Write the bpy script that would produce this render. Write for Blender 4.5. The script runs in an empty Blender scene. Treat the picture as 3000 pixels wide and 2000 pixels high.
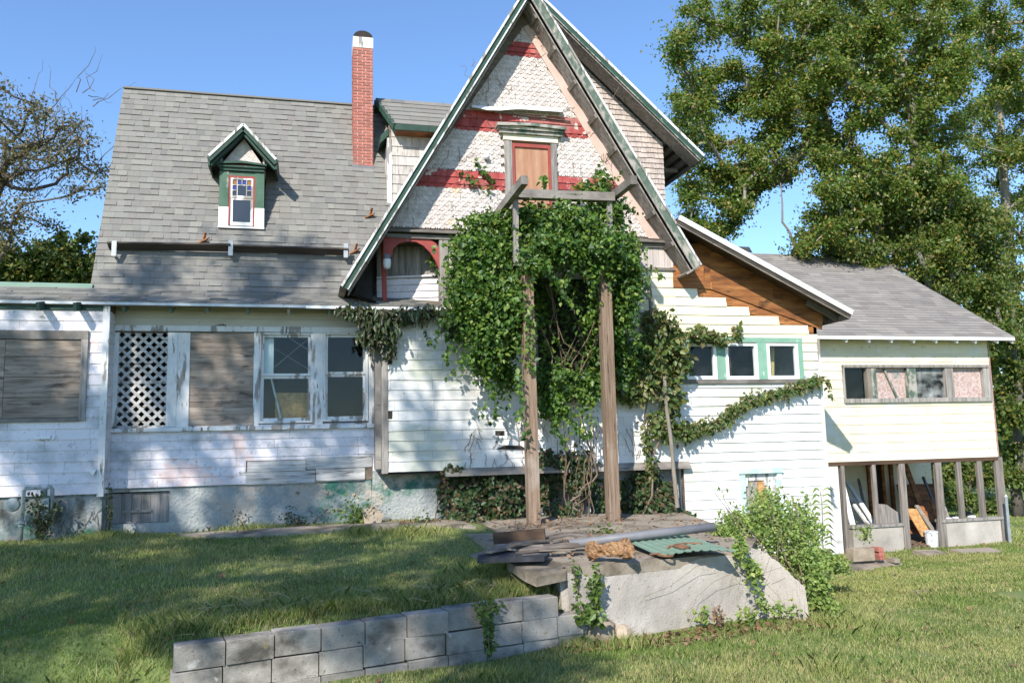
import bpy, math, random
import numpy as np
from mathutils import Vector, Matrix
random.seed(7); RNG = np.random.default_rng(11)
S = bpy.context.scene
COL = S.collection
# ------------------------------------------------------------------ camera
def nrm(v): v = np.array(v, float); return v/np.linalg.norm(v)
FOC = 2400.
UPV = nrm((-472, -19528, 2400)); YV = np.array((-604, 315, 2400.)); YV = nrm(YV-UPV*YV.dot(UPV)); XV = np.cross(YV, UPV)
ROT = np.array([XV, YV, UPV])
EYE = np.array([0, 0, 1.95])
cam = bpy.data.cameras.new('camera'); camo = bpy.data.objects.new('camera', cam); COL.objects.link(camo)
cam.sensor_width = 36; cam.lens = FOC/3000*36; cam.clip_start = .05; cam.clip_end = 2000
m = Matrix.Identity(4)
for r in range(3):
    m[r][0] = ROT[r][0]; m[r][1] = -ROT[r][1]; m[r][2] = -ROT[r][2]; m[r][3] = EYE[r]
camo.matrix_world = m; S.camera = camo
# ------------------------------------------------------------------ sky, sun, exposure
SUN = nrm((.66, 1, -.87))                       # direction the light travels
elev = math.asin(-SUN[2]); azim = math.atan2(-SUN[0], -SUN[1])
w = bpy.data.worlds.new('World'); S.world = w; w.use_nodes = True
nt = w.node_tree; bg = nt.nodes['Background']
sky = nt.nodes.new('ShaderNodeTexSky'); sky.sky_type = 'NISHITA'; sky.sun_disc = False
sky.sun_elevation = elev; sky.sun_rotation = azim; sky.altitude = 0; sky.air_density = 1.0; sky.dust_density = .05; sky.ozone_density = 6
nt.links.new(sky.outputs[0], bg.inputs[0]); bg.inputs[1].default_value = .15
sl = bpy.data.lights.new('sun', 'SUN'); sl.energy = 4.3; sl.angle = math.radians(.55); sl.color = (1, .94, .85)
so = bpy.data.objects.new('sun', sl); COL.objects.link(so); so.location = (-20, -30, 30)
so.rotation_euler = Vector(SUN).to_track_quat('-Z', 'Y').to_euler()
S.view_settings.view_transform = 'Standard'; S.view_settings.look = 'None'
S.view_settings.exposure = .75; S.view_settings.gamma = 1
S.render.engine = 'CYCLES'
# ------------------------------------------------------------------ helpers
def ray(dx, dy): return ROT @ np.array([dx/.784-1500, dy/.784-1000, FOC])
def W(dx, dy, Y=None, X=None, Z=None):
    """the point where the sight line of a photo position meets a plane of the place"""
    r = ray(dx, dy)
    t = (Y-EYE[1])/r[1] if Y is not None else (X-EYE[0])/r[0] if X is not None else (Z-EYE[2])/r[2]
    return EYE+r*t
def Wp(dx, dy, fr):
    r = ray(dx, dy); t = (fr.o-EYE).dot(fr.n)/r.dot(fr.n); return EYE+r*t
class Fr:
    def __init__(s, o, u, v): s.o = np.array(o, float); s.u = nrm(u); s.v = nrm(v); s.n = np.cross(s.u, s.v)
    def pt(s, a, b, h=0): return s.o+s.u*a+s.v*b+s.n*h
    def uv(s, p): d = np.array(p)-s.o; return (d.dot(s.u), d.dot(s.v))
def wallfr(Y): return Fr((0, Y, 0), (1, 0, 0), (0, 0, 1))
def RC(x0, y0, x1, y1, Y):
    a = W(x0, y0, Y=Y); b = W(x1, y1, Y=Y); return (a[0], b[0], b[2], a[2])      # x0,x1,z0,z1
class MB:
    def __init__(s): s.v = []; s.f = []; s.r = []
    def poly(s, pts, r=None):
        k = len(s.v); s.v += [tuple(p) for p in pts]; s.f.append(tuple(range(k, k+len(pts)))); s.r.append(random.random() if r is None else r); return s
    def prism(s, pts, pts2, r=None, back=True):
        k = len(s.v); n = len(pts); s.v += [tuple(p) for p in pts]+[tuple(p) for p in pts2]
        r = random.random() if r is None else r
        F = [tuple(range(k, k+n))]
        if back: F.append(tuple(range(k+2*n-1, k+n-1, -1)))
        for i in range(n):
            j = (i+1) % n; F.append((k+j, k+i, k+n+i, k+n+j))
        s.f += F; s.r += [r]*len(F); return s
    def box(s, x0, x1, y0, y1, z0, z1, r=None):
        return s.prism([(x0, y0, z0), (x1, y0, z0), (x1, y0, z1), (x0, y0, z1)], [(x0, y1, z0), (x1, y1, z0), (x1, y1, z1), (x0, y1, z1)], r)
    def bar(s, a, b, w, h, up=(0, 0, 1), r=None, taper=1):
        a = np.array(a, float); b = np.array(b, float); d = nrm(b-a); up = np.array(up, float)
        if abs(d.dot(up)) > .98: up = np.array((0, 1, 0.))
        x = nrm(np.cross(d, up)); y = np.cross(x, d)
        c = lambda p, k: [p-x*w/2*k-y*h/2*k, p+x*w/2*k-y*h/2*k, p+x*w/2*k+y*h/2*k, p-x*w/2*k+y*h/2*k]
        return s.prism(c(a, 1), c(b, taper), r)
    def tube(s, path, rad, n=6, r=None, cap=True):
        P = [np.array(p, float) for p in path]; r = random.random() if r is None else r
        if not hasattr(rad, '__len__'): rad = [rad]*len(P)
        k0 = len(s.v); ref = np.array((.31, .55, .77))
        for i, p in enumerate(P):
            d = nrm(P[min(i+1, len(P)-1)]-P[max(i-1, 0)]+1e-9); x = nrm(np.cross(d, ref)); y = np.cross(d, x)
            for j in range(n):
                t = 2*math.pi*j/n; s.v.append(tuple(p+(x*math.cos(t)+y*math.sin(t))*rad[i]))
        for i in range(len(P)-1):
            for j in range(n):
                a = k0+i*n+j; b = k0+i*n+(j+1) % n; s.f.append((a, b, b+n, a+n)); s.r.append(r)
        if cap:
            s.f.append(tuple(range(k0+n-1, k0-1, -1))); s.r.append(r); e = k0+(len(P)-1)*n; s.f.append(tuple(range(e, e+n))); s.r.append(r)
        return s
    def lathe(s, c, prof, n=14, r=None, axis=(0, 0, 1)):
        return s.tube([np.array(c)+np.array(axis)*z for q, z in prof], [max(q, .001) for q, z in prof], n, r)
    def add(s, o):
        k = len(s.v); s.v += o.v; s.f += [tuple(i+k for i in f) for f in o.f]; s.r += o.r; return s
    def build(s, name, mat, parent=None, smooth=False, kind=None, label=None):
        V = np.array(s.v, float)
        c = (V.min(0)+V.max(0))/2; V = V-c
        me = bpy.data.meshes.new(name); me.from_pydata(V.tolist(), [], s.f)
        at = me.attributes.new('rnd', 'FLOAT', 'FACE'); at.data.foreach_set('value', s.r)
        if smooth: me.polygons.foreach_set('use_smooth', [True]*len(s.f))
        return place(name, me, c, mat, parent, kind, label)
def place(name, me, c, mat, parent=None, kind=None, label=None):
    me.materials.append(mat)
    o = bpy.data.objects.new(name, me); COL.objects.link(o)
    if parent is not None:
        o.parent = parent; wl = parent.get('wl', (0, 0, 0)); o.location = [c[i]-wl[i] for i in range(3)]
    else: o.location = c
    o['wl'] = [float(x) for x in c]
    if kind: o['kind'] = kind
    if label: o['label'] = label
    return o
def npmesh(name, V, F, rnd, mat, parent=None, kind=None, label=None):
    """big mesh from arrays, all faces with the same number of corners"""
    V = np.asarray(V, np.float32).reshape(-1, 3); F = np.asarray(F, np.int32); n = F.shape[1]
    c = (V.min(0)+V.max(0))/2; V = V-c
    me = bpy.data.meshes.new(name); me.vertices.add(len(V)); me.vertices.foreach_set('co', V.ravel())
    me.loops.add(F.size); me.loops.foreach_set('vertex_index', F.ravel())
    me.polygons.add(len(F)); me.polygons.foreach_set('loop_start', np.arange(0, F.size, n, dtype=np.int32)); me.polygons.foreach_set('loop_total', np.full(len(F), n, np.int32))
    me.update(calc_edges=True)
    at = me.attributes.new('rnd', 'FLOAT', 'FACE'); at.data.foreach_set('value', np.asarray(rnd, np.float32))
    return place(name, me, [float(x) for x in c], mat, parent, kind, label)
def thing(name, label, cat, loc=(0, 0, 0), group=None):
    o = bpy.data.objects.new(name, None); COL.objects.link(o); o.empty_display_size = .2
    o.location = loc; o['wl'] = [float(x) for x in loc]; return tag(o, label, cat, group)
def tag(o, label, cat, group=None):
    o['label'] = label; o['category'] = cat
    if group: o['group'] = group
    return o
def struct(o): o['kind'] = 'structure'; return o
# pieces: single objects up to 300 of a name on one thing, the rest joined as stuff
COUNT = {}; REST = {}
def piece(mb, name, mat, root, parent):
    k = (root.name, name); COUNT[k] = COUNT.get(k, 0)+1
    if COUNT[k] <= 300: return mb.build(name, mat, parent)
    key = (root.name, name, mat.name)
    if key not in REST: REST[key] = (MB(), root, mat)
    REST[key][0].add(mb)
def flush():
    by = {}
    for (rn, name, mn), (mb, root, mat) in REST.items(): by.setdefault((rn, name), []).append((mb, root, mat))
    for (rn, name), L in by.items():
        allb = MB(); mats = []; idx = []
        for i, (mb, root, mat) in enumerate(L): allb.add(mb); idx += [i]*len(mb.f); mats.append(mat)
        o = allb.build(name, mats[0], L[0][1], kind='stuff')
        for mt in mats[1:]: o.data.materials.append(mt)
        o.data.polygons.foreach_set('material_index', idx)
def clip(poly, region):
    out = poly
    for i in range(len(region)):
        p = region[i]; q = region[(i+1) % len(region)]; ex, ey = q[0]-p[0], q[1]-p[1]
        sd = lambda c: ex*(c[1]-p[1])-ey*(c[0]-p[0])
        src = out; out = []
        for j in range(len(src)):
            a = src[j]; b = src[(j+1) % len(src)]; da = sd(a); db = sd(b)
            if da >= 0: out.append(a)
            if (da >= 0) != (db >= 0): t = da/(da-db); out.append((a[0]+(b[0]-a[0])*t, a[1]+(b[1]-a[1])*t))
        if len(out) < 3: return []
    return out
def area(p): return abs(sum(p[i][0]*p[(i+1) % len(p)][1]-p[(i+1) % len(p)][0]*p[i][1] for i in range(len(p))))/2
def rminus(r, h):
    x0, x1, z0, z1 = r; a, b, c, d = h
    if a >= x1 or b <= x0 or c >= z1 or d <= z0: return [r]
    o = []
    if a > x0: o.append((x0, a, z0, z1))
    if b < x1: o.append((b, x1, z0, z1))
    m0, m1 = max(a, x0), min(b, x1)
    if c > z0: o.append((m0, m1, z0, c))
    if d < z1: o.append((m0, m1, d, z1))
    return o
def lap(fr, poly, b0, b1, h0, ht, hb, r=None):
    """a lapped board or shingle: thin at its top edge, proud at its bottom edge"""
    f = [fr.pt(a, b, h0+hb+(ht-hb)*(b-b0)/(b1-b0)) for a, b in poly]; g = [fr.pt(a, b, h0) for a, b in poly]
    return MB().prism(f, g, r, back=False)
def courses(fr, region, b0, b1, n, ln, holes, name, matf, root, parent, ht=.003, hb=.014, h0=.004, gap=.0015, jit=.0, tilt=.0, raised=0):
    a0 = min(p[0] for p in region); a1 = max(p[0] for p in region); dh = (b1-b0)/n
    for i in range(n):
        zb = b0+i*dh; zt = zb+dh; a = a0-random.random()*ln[1]
        while a < a1:
            L = random.uniform(*ln); R = [(a+gap, a+L-gap, zb, zt)]; a += L
            for h in holes: R = [q for rr in R for q in rminus(rr, h)]
            for q in R:
                j = random.uniform(-jit, jit)
                tl = random.uniform(-tilt, tilt)
                pl = clip([(q[0], q[2]+j+tl), (q[1], q[2]+j-tl), (q[1], q[3]), (q[0], q[3])], region)
                if len(pl) < 3 or area(pl) < .0006: continue
                cx = sum(p[0] for p in pl)/len(pl)
                mt = matf(cx, zb) if callable(matf) else matf
                e = random.uniform(0, .002)+(raised if raised and random.random() < .45 else 0)
                piece(lap(fr, pl, zb, zt, h0, ht, hb+e), name, mt, root, parent)
def holed(mb, Yf, th, rect, holes):
    R = [rect]
    for h in holes: R = [q for rr in R for q in rminus(rr, h)]
    for x0, x1, z0, z1 in R: mb.box(x0, x1, Yf, Yf+th, z0, z1)
    return mb
# ------------------------------------------------------------------ materials
def mat(name, cols, sc=4., st=(1, 1, 1), detail=5, rough=.8, bump=.25, bsc=None, bst=None, tint=.12, patches=(), spec=.3, ramp=(.3, .7), obj=False, bdist=.01, metal=0, rndramp=None, transl=0):
    M = bpy.data.materials.new(name); M.use_nodes = True; T = M.node_tree; N = T.nodes; L = T.links
    P = N['Principled BSDF']; P.inputs['Roughness'].default_value = rough; P.inputs['Specular IOR Level'].default_value = spec; P.inputs['Metallic'].default_value = metal
    if obj: src = N.new('ShaderNodeTexCoord').outputs['Object']
    else: src = N.new('ShaderNodeNewGeometry').outputs['Position']
    at = N.new('ShaderNodeAttribute'); at.attribute_name = 'rnd'
    oi = N.new('ShaderNodeObjectInfo')
    ad = N.new('ShaderNodeMath'); ad.operation = 'ADD'; L.new(at.outputs['Fac'], ad.inputs[0]); L.new(oi.outputs['Random'], ad.inputs[1])
    fr_ = N.new('ShaderNodeMath'); fr_.operation = 'FRACT'; L.new(ad.outputs[0], fr_.inputs[0]); rnd = fr_.outputs[0]
    def noise(scale, stretch, det=detail, shift=None):
        mp = N.new('ShaderNodeMapping'); mp.inputs['Scale'].default_value = stretch; L.new(src, mp.inputs[0])
        if shift is not None: mp.inputs['Location'].default_value = (shift*3.1, shift*1.7, shift*2.3)
        else:
            cb = N.new('ShaderNodeCombineXYZ'); ml = N.new('ShaderNodeMath'); ml.operation = 'MULTIPLY'; ml.inputs[1].default_value = 0 if tint == 0 else 7
            L.new(rnd, ml.inputs[0]); L.new(ml.outputs[0], cb.inputs[0]); L.new(ml.outputs[0], cb.inputs[2]); L.new(cb.outputs[0], mp.inputs['Location'])
        nz = N.new('ShaderNodeTexNoise'); nz.inputs['Scale'].default_value = scale; nz.inputs['Detail'].default_value = det; nz.inputs['Roughness'].default_value = .6
        L.new(mp.outputs[0], nz.inputs['Vector']); return nz.outputs['Fac']
    n1 = noise(sc, st)
    cr = N.new('ShaderNodeValToRGB'); el = cr.color_ramp.elements
    k = len(cols)
    for i, c in enumerate(cols):
        p = ramp[0]+(ramp[1]-ramp[0])*(i/max(k-1, 1))
        e = el[i] if i < 2 else el.new(p)
        e.position = p; e.color = (*c, 1)
    if k == 1: el[1].color = (*cols[0], 1)
    if rndramp: L.new(rnd, cr.inputs[0])
    else: L.new(n1, cr.inputs[0])
    out = cr.outputs[0]; hbump = None
    for i, (c, psc, pst, th, wd) in enumerate(patches):
        pn = noise(psc, pst, 6, shift=i+1.)
        mr = N.new('ShaderNodeMapRange'); mr.inputs[1].default_value = th; mr.inputs[2].default_value = th+wd; L.new(pn, mr.inputs[0])
        mx = N.new('ShaderNodeMixRGB'); L.new(mr.outputs[0], mx.inputs[0]); L.new(out, mx.inputs[1]); mx.inputs[2].default_value = (*c, 1); out = mx.outputs[0]
    if tint:
        mr = N.new('ShaderNodeMapRange'); mr.inputs[3].default_value = 1-tint; mr.inputs[4].default_value = 1+tint; L.new(rnd, mr.inputs[0])
        mu = N.new('ShaderNodeVectorMath'); mu.operation = 'SCALE'; L.new(out, mu.inputs[0]); L.new(mr.outputs[0], mu.inputs['Scale']); out = mu.outputs[0]
    if rndramp and sc:
        mr = N.new('ShaderNodeMapRange'); mr.inputs[1].default_value = .3; mr.inputs[2].default_value = .7; mr.inputs[3].default_value = .8; mr.inputs[4].default_value = 1.2; L.new(n1, mr.inputs[0])
        mu = N.new('ShaderNodeVectorMath'); mu.operation = 'SCALE'; L.new(out, mu.inputs[0]); L.new(mr.outputs[0], mu.inputs['Scale']); out = mu.outputs[0]
    L.new(out, P.inputs['Base Color'])
    if bump:
        b = N.new('ShaderNodeBump'); b.inputs['Strength'].default_value = bump; b.inputs['Distance'].default_value = bdist
        L.new(noise(bsc or sc*4, bst or st, 4, shift=5.), b.inputs['Height']); L.new(b.outputs[0], P.inputs['Normal'])
    if transl:
        tr = N.new('ShaderNodeBsdfTranslucent'); mu = N.new('ShaderNodeMixRGB'); mu.blend_type = 'MULTIPLY'; mu.inputs[0].default_value = 1; L.new(out, mu.inputs[1]); mu.inputs[2].default_value = (1.5, 1.6, .55, 1); L.new(mu.outputs[0], tr.inputs[0])
        ms = N.new('ShaderNodeMixShader'); ms.inputs[0].default_value = transl; L.new(P.outputs[0], ms.inputs[1]); L.new(tr.outputs[0], ms.inputs[2]); L.new(ms.outputs[0], N['Material Output'].inputs[0])
    return M
WOODGRAY = (.22, .19, .16)
M_white = mat('white_siding', [(.54, .53, .51), (.66, .65, .63), (.73, .72, .71)], 1.3, tint=.04, rough=.6, bump=.12, bsc=60, bst=(1, 1, .25), patches=[((.53, .535, .455), 1.0, (1, 1, 1.8), .52, .08), ((.40, .40, .37), 2.4, (1, 1, 2.2), .58, .16), ((.20, .19, .17), 7, (1, 1, 1.4), .68, .08), ((.34, .33, .30), 28, (1, 1, 1), .64, .1)])
M_lilac = mat('pale_siding', [(.60, .565, .58), (.70, .66, .69), (.74, .71, .74)], 1.1, tint=.035, rough=.55, bump=.1, bsc=70, bst=(1, 1, .2), patches=[((.34, .35, .35), 1.6, (1, 1, 1.2), .51, .2), ((.68, .53, .50), .9, (1, 1, 1), .60, .04), ((.22, .22, .20), 5, (1, 1, 1), .66, .1), ((.30, .30, .28), 24, (1, 1, 1), .60, .1)])
M_cream = mat('cream_siding', [(.66, .59, .41), (.73, .66, .48), (.76, .70, .54)], 1.2, tint=.05, rough=.6, bump=.1, bsc=60, bst=(1, 1, .3), patches=[((.72, .68, .58), 2.1, (1, 1, 1.6), .54, .06), ((.42, .36, .26), 3.0, (1, 1, 2), .64, .12), ((.40, .28, .17), 8, (1, 1, 1), .68, .08)])
M_sheath = mat('sheathing', [(.10, .08, .06), (.2, .16, .12)], 3, st=(1, 1, 6))
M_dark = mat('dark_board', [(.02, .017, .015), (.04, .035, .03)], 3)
M_trimw = mat('white_trim', [(.58, .58, .57), (.72, .72, .71)], 4, tint=.04, rough=.6, bump=.25, patches=[((.27, .25, .225), 7, (1, 1, .2), .53, .05), ((.14, .125, .11), 10, (1.4, 1.4, .2), .63, .04)])
M_pale = mat('pale_weathered_wood', [(.30, .29, .275), (.43, .42, .40), (.55, .54, .52)], 6, st=(.4, 1, 4), tint=.1, rough=.85, bump=.5, bsc=12, bst=(.5, 1, 5), patches=[((.15, .13, .115), 4, (.5, 1, 5), .58, .1)])
M_guard = mat('dark_plank', [(.04, .031, .026), (.085, .068, .056)], 3, st=(.5, 3, 3), tint=.1, bump=.4)
M_dgreen = mat('dormer_green', [(.05, .105, .07), (.08, .15, .105)], 5, tint=.05, rough=.65, patches=[((.36, .32, .28), 4, (1, 1, .5), .62, .06)])
M_trimclean = mat('white_metal', [(.74, .74, .74), (.8, .8, .8)], 3, tint=.02, rough=.4, bump=.03)
M_grey = mat('weathered_wood', [(.10, .09, .08), (.20, .18, .16), (.30, .28, .25)], 6, st=(.3, .3, .3), tint=.2, rough=.85, bump=.5, bsc=14, bst=(1, 4, 4), patches=[((.06, .05, .045), 5, (.4, 4, 4), .6, .1)])
M_greyv = mat('weathered_board', [(.13, .12, .11), (.25, .23, .21), (.36, .33, .30)], 5, st=(4, 4, .35), tint=.15, rough=.85, bump=.5, bsc=14, bst=(4, 4, .35), patches=[((.07, .06, .05), 6, (3, 3, .3), .62, .1)])
M_post = mat('post_wood', [(.10, .065, .042), (.21, .145, .10), (.29, .22, .165)], 4, st=(7, 7, .35), tint=.1, rough=.85, bump=.8, bsc=9, bst=(8, 8, .4), patches=[((.055, .035, .025), 5, (7, 7, .35), .60, .06), ((.33, .28, .23), 1.2, (1, 1, .7), .56, .15)])
M_ply = mat('plywood', [(.14, .11, .085), (.28, .225, .18), (.39, .33, .275)], 3.2, st=(.6, 1, 5.5), tint=.16, rough=.85, bump=.3, bsc=8, bst=(.6, 1, 7), patches=[((.07, .058, .05), 2.2, (1, 1, 3), .58, .12), ((.055, .045, .04), 6, (.5, 1, 9), .62, .06), ((.32, .13, .05), 4.5, (1, 1, 1.2), .70, .03)])
M_osb = mat('particle_board', [(.30, .14, .05), (.48, .26, .10), (.58, .36, .17)], 16, tint=.1, rough=.85, bump=.2)
M_osbp = mat('faded_board', [(.28, .17, .13), (.42, .32, .29), (.52, .44, .42)], 22, tint=.1, rough=.85, bump=.2)
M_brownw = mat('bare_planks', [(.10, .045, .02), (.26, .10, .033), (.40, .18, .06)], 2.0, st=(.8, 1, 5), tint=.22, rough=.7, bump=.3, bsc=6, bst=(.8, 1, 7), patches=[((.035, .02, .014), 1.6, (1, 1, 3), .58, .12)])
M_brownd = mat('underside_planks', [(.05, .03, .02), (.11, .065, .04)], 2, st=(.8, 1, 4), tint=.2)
M_soffit = mat('soffit_boards', [(.16, .14, .13), (.30, .27, .25)], 4, st=(1, 4, 1), tint=.15)
M_red = mat('red_shingle', [(.25, .045, .04), (.34, .06, .055), (.38, .09, .08)], 6, st=(2, 2, .6), tint=.14, rough=.75, bump=.3, bsc=30, bst=(3, 3, .4), patches=[((.38, .16, .14), 2, (1, 1, 1), .5, .15), ((.60, .50, .44), 5, (1, 1, .8), .60, .03)])
M_redp = mat('red_paint', [(.24, .05, .04), (.34, .07, .06)], 5, tint=.06, rough=.7, patches=[((.3, .26, .24), 7, (1, 1, .4), .66, .05)])
M_pink = mat('gable_shingle', [(.45, .385, .355), (.56, .50, .465), (.62, .575, .54)], 5, st=(2, 2, .5), tint=.10, rough=.75, bump=.3, bsc=30, bst=(4, 4, .4), patches=[((.27, .24, .215), 7, (3, 3, .4), .58, .12), ((.56, .45, .33), 2, (1, 1, 1), .62, .08)])
M_pinkt = mat('pink_trim', [(.50, .355, .30), (.58, .44, .385)], 4, tint=.06, rough=.75, patches=[((.42, .36, .32), 6, (2, 2, 1), .64, .06)])
M_oldsh = mat('old_shingle', [(.33, .275, .245), (.46, .385, .345), (.54, .47, .425)], 5, st=(4, 4, .4), tint=.14, rough=.8, bump=.4, bsc=22, bst=(5, 5, .4), patches=[((.24, .19, .16), 6, (5, 5, .5), .56, .15), ((.62, .53, .40), 2, (1, 1, 1), .58, .1)])
M_green = mat('green_trim', [(.018, .048, .034), (.035, .08, .058)], 6, tint=.08, rough=.6, patches=[((.40, .36, .30), 9, (1, 1, .4), .68, .05)])
M_greenw = mat('worn_green_trim', [(.06, .10, .075), (.12, .16, .125)], 6, tint=.08, rough=.7, bump=.4, patches=[((.36, .33, .29), 6, (1, 1, .6), .47, .12)])
M_turq = mat('turquoise_paint', [(.35, .52, .50), (.55, .68, .66)], 5, tint=.06, patches=[((.7, .7, .68), 5, (1, 1, 1), .54, .06)])
M_gframe = mat('green_window_trim', [(.15, .30, .22), (.22, .38, .29)], 5, tint=.05, rough=.65, patches=[((.6, .6, .55), 8, (1, 1, .5), .67, .04)])
M_roof = mat('roof_shingle', [(.178, .173, .158), (.215, .208, .187), (.198, .185, .172), (.202, .20, .186), (.236, .229, .206), (.163, .161, .153)], 90, tint=0.0, rough=.95, bump=.35, bsc=160, spec=.1, ramp=(0, 1), rndramp=True)
M_roofg = mat('annex_shingle', [(.19, .175, .16), (.27, .25, .23), (.21, .195, .185), (.31, .285, .255)], 90, tint=0.0, rough=.95, bump=.3, bsc=160, spec=.1, ramp=(0, 1), rndramp=True)
M_brick = mat('brick', [(.30, .10, .075), (.40, .15, .115), (.34, .12, .09)], 14, tint=.16, rough=.85, bump=.3, bsc=60, patches=[((.5, .42, .36), 9, (1, 1, 1), .72, .03)])
M_mortar = mat('mortar', [(.52, .42, .37), (.62, .54, .48)], 20, rough=.9)
M_stucco = mat('foundation_stucco', [(.23, .255, .25), (.33, .35, .34), (.42, .425, .40)], 2.2, tint=.05, rough=.95, bump=1.0, bsc=22, bdist=.03, patches=[((.045, .15, .11), 1.1, (1, 1, 1.3), .53, .10), ((.40, .36, .31), 1.6, (1, 1, 1), .55, .07), ((.09, .09, .075), 2.6, (1, 1, .6), .58, .16), ((.07, .065, .055), 18, (1, 1, 1), .66, .08)])
M_conc = mat('rough_concrete', [(.27, .245, .215), (.37, .335, .295), (.45, .41, .365)], 1.6, tint=.05, rough=.95, bump=.7, bsc=55, bdist=.012, patches=[((.50, .465, .42), .8, (1, 1, .8), .55, .15), ((.22, .20, .17), 30, (1, 1, 1), .60, .1), ((.24, .22, .19), 1.2, (1, 1, .4), .60, .2)])
M_slab = mat('slab_concrete', [(.25, .21, .165), (.34, .285, .225)], 2.5, tint=.08, rough=.9, bump=.5, bsc=40, patches=[((.13, .105, .075), 1.6, (1, 1, 1), .50, .12), ((.11, .12, .05), 2.6, (1, 1, 1), .60, .08), ((.06, .05, .04), 14, (1, 1, 1), .64, .06)])
M_block = mat('concrete_block', [(.19, .172, .147), (.30, .275, .24), (.41, .38, .335)], 3.2, tint=.14, rough=.95, bump=.7, bsc=70, bdist=.008, patches=[((.085, .078, .066), 2.3, (1, 1, 1.2), .50, .16), ((.48, .46, .42), 5, (1, 1, 1), .66, .06), ((.06, .055, .045), 40, (1, 1, 1), .62, .08), ((.25, .2, .09), 4, (1, 1, 1), .70, .06)])
M_felt = mat('roof_felt', [(.03, .032, .036), (.06, .062, .068)], 6, tint=.1, rough=.9)
M_stone = mat('stone', [(.24, .19, .14), (.40, .33, .25)], 7, tint=.15, rough=.9, bump=.8, bsc=20)
M_corr = mat('green_metal', [(.15, .235, .175), (.20, .285, .22)], 3, st=(.5, 3, 1), tint=.03, rough=.45, spec=.5, bump=.05, patches=[((.22, .26, .18), 3, (1, 4, 1), .6, .1)])
M_pipe = mat('grey_pipe', [(.13, .135, .145), (.2, .2, .21)], 4, tint=.03, rough=.5)
M_gpipe = mat('gas_pipe', [(.20, .25, .24), (.30, .34, .33)], 8, tint=.05, rough=.5, patches=[((.2, .1, .05), 8, (1, 1, 1), .68, .05)])
M_steel = mat('galvanised_steel', [(.36, .38, .39), (.5, .52, .53)], 9, tint=.04, rough=.45, metal=.5)
M_rust = mat('rusty_metal', [(.10, .05, .03), (.22, .11, .06)], 12, rough=.85)
M_log = mat('rotten_wood', [(.10, .05, .025), (.28, .15, .07), (.46, .31, .18)], 7, st=(1, 3, 3), tint=.1, rough=.9, bump=1, bsc=14, bdist=.03)
M_bark = mat('bark', [(.07, .06, .05), (.15, .13, .11)], 6, st=(2, 2, .5), tint=.1, rough=.95, bump=.8, bsc=20)
M_barkl = mat('pale_bark', [(.15, .13, .105), (.27, .24, .20)], 5, st=(2, 2, .5), tint=.1, rough=.95, bump=.6, bsc=20)
M_stem = mat('vine_stem', [(.10, .07, .05), (.20, .15, .11)], 10, tint=.25, rough=.9)
def leafmat(name, cols, rough=.45, transl=.3, spec=.4): return mat(name, cols, 3, tint=0, rough=rough, bump=0, spec=spec, ramp=(0, 1), rndramp=True, transl=transl)
M_vine = leafmat('vine_leaf', [(.022, .055, .012), (.045, .105, .02), (.075, .155, .026), (.12, .205, .032), (.19, .24, .045)], transl=.35)
M_virg = leafmat('creeper_leaf', [(.035, .07, .02), (.065, .11, .028), (.10, .155, .035), (.14, .11, .05), (.18, .20, .05)])
M_ivy = leafmat('ivy_leaf', [(.022, .055, .018), (.035, .075, .022), (.05, .09, .026), (.12, .065, .035), (.05, .085, .03)])
M_bush = leafmat('bush_leaf', [(.10, .165, .04), (.16, .24, .055), (.23, .31, .08), (.30, .34, .10)])
M_tree = leafmat('tree_leaf', [(.05, .10, .018), (.09, .155, .026), (.13, .20, .038), (.175, .22, .05), (.30, .20, .045)], rough=.4, transl=.38)
M_treel = leafmat('thin_tree_leaf', [(.09, .09, .035), (.16, .13, .065), (.12, .13, .05), (.22, .15, .09)])
M_treed = leafmat('dark_tree_leaf', [(.045, .085, .018), (.08, .13, .026), (.115, .165, .035), (.22, .18, .04)], transl=.35)
M_grass = leafmat('grass_blade', [(.10, .16, .036), (.165, .235, .055), (.235, .30, .08), (.34, .345, .13), (.44, .37, .21)], rough=.6, transl=.25, spec=.2)
M_weed = leafmat('weed_leaf', [(.05, .10, .022), (.09, .15, .03), (.14, .19, .045)])
M_dead = leafmat('dead_leaf', [(.16, .08, .04), (.24, .13, .07), (.12, .07, .04), (.3, .2, .12)], rough=.8, transl=.1)
M_ground = mat('lawn_soil', [(.10, .135, .042), (.155, .20, .06), (.22, .215, .09)], 1.2, tint=0, rough=1, bump=.8, bsc=30, bdist=.03, patches=[((.20, .165, .10), 2.2, (1, 1, 1), .60, .1), ((.09, .13, .035), 9, (1, 1, 1), .55, .15)])
M_soil = mat('bare_soil', [(.10, .075, .05), (.2, .15, .10)], 6, tint=0, rough=1, bump=.8, bsc=30)
M_paint = mat('paint_white', [(.75, .75, .75)], 3, tint=0, rough=.4, bump=0)
M_yellow = mat('yellow_board', [(.42, .30, .10), (.52, .38, .15)], 3, st=(3, 3, .4), tint=.1)
M_plast = mat('plastic_bucket', [(.62, .64, .66), (.7, .72, .74)], 6, tint=.03, rough=.35, patches=[((.10, .13, .2), 7, (1, 1, 1), .6, .03)])
M_tan = mat('faded_panel', [(.30, .15, .085), (.38, .20, .12), (.45, .28, .19)], 2.5, st=(4, 1, .6), tint=.03, rough=.7, bump=.1, patches=[((.50, .34, .26), 3, (2, 1, .5), .62, .2)])
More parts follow.
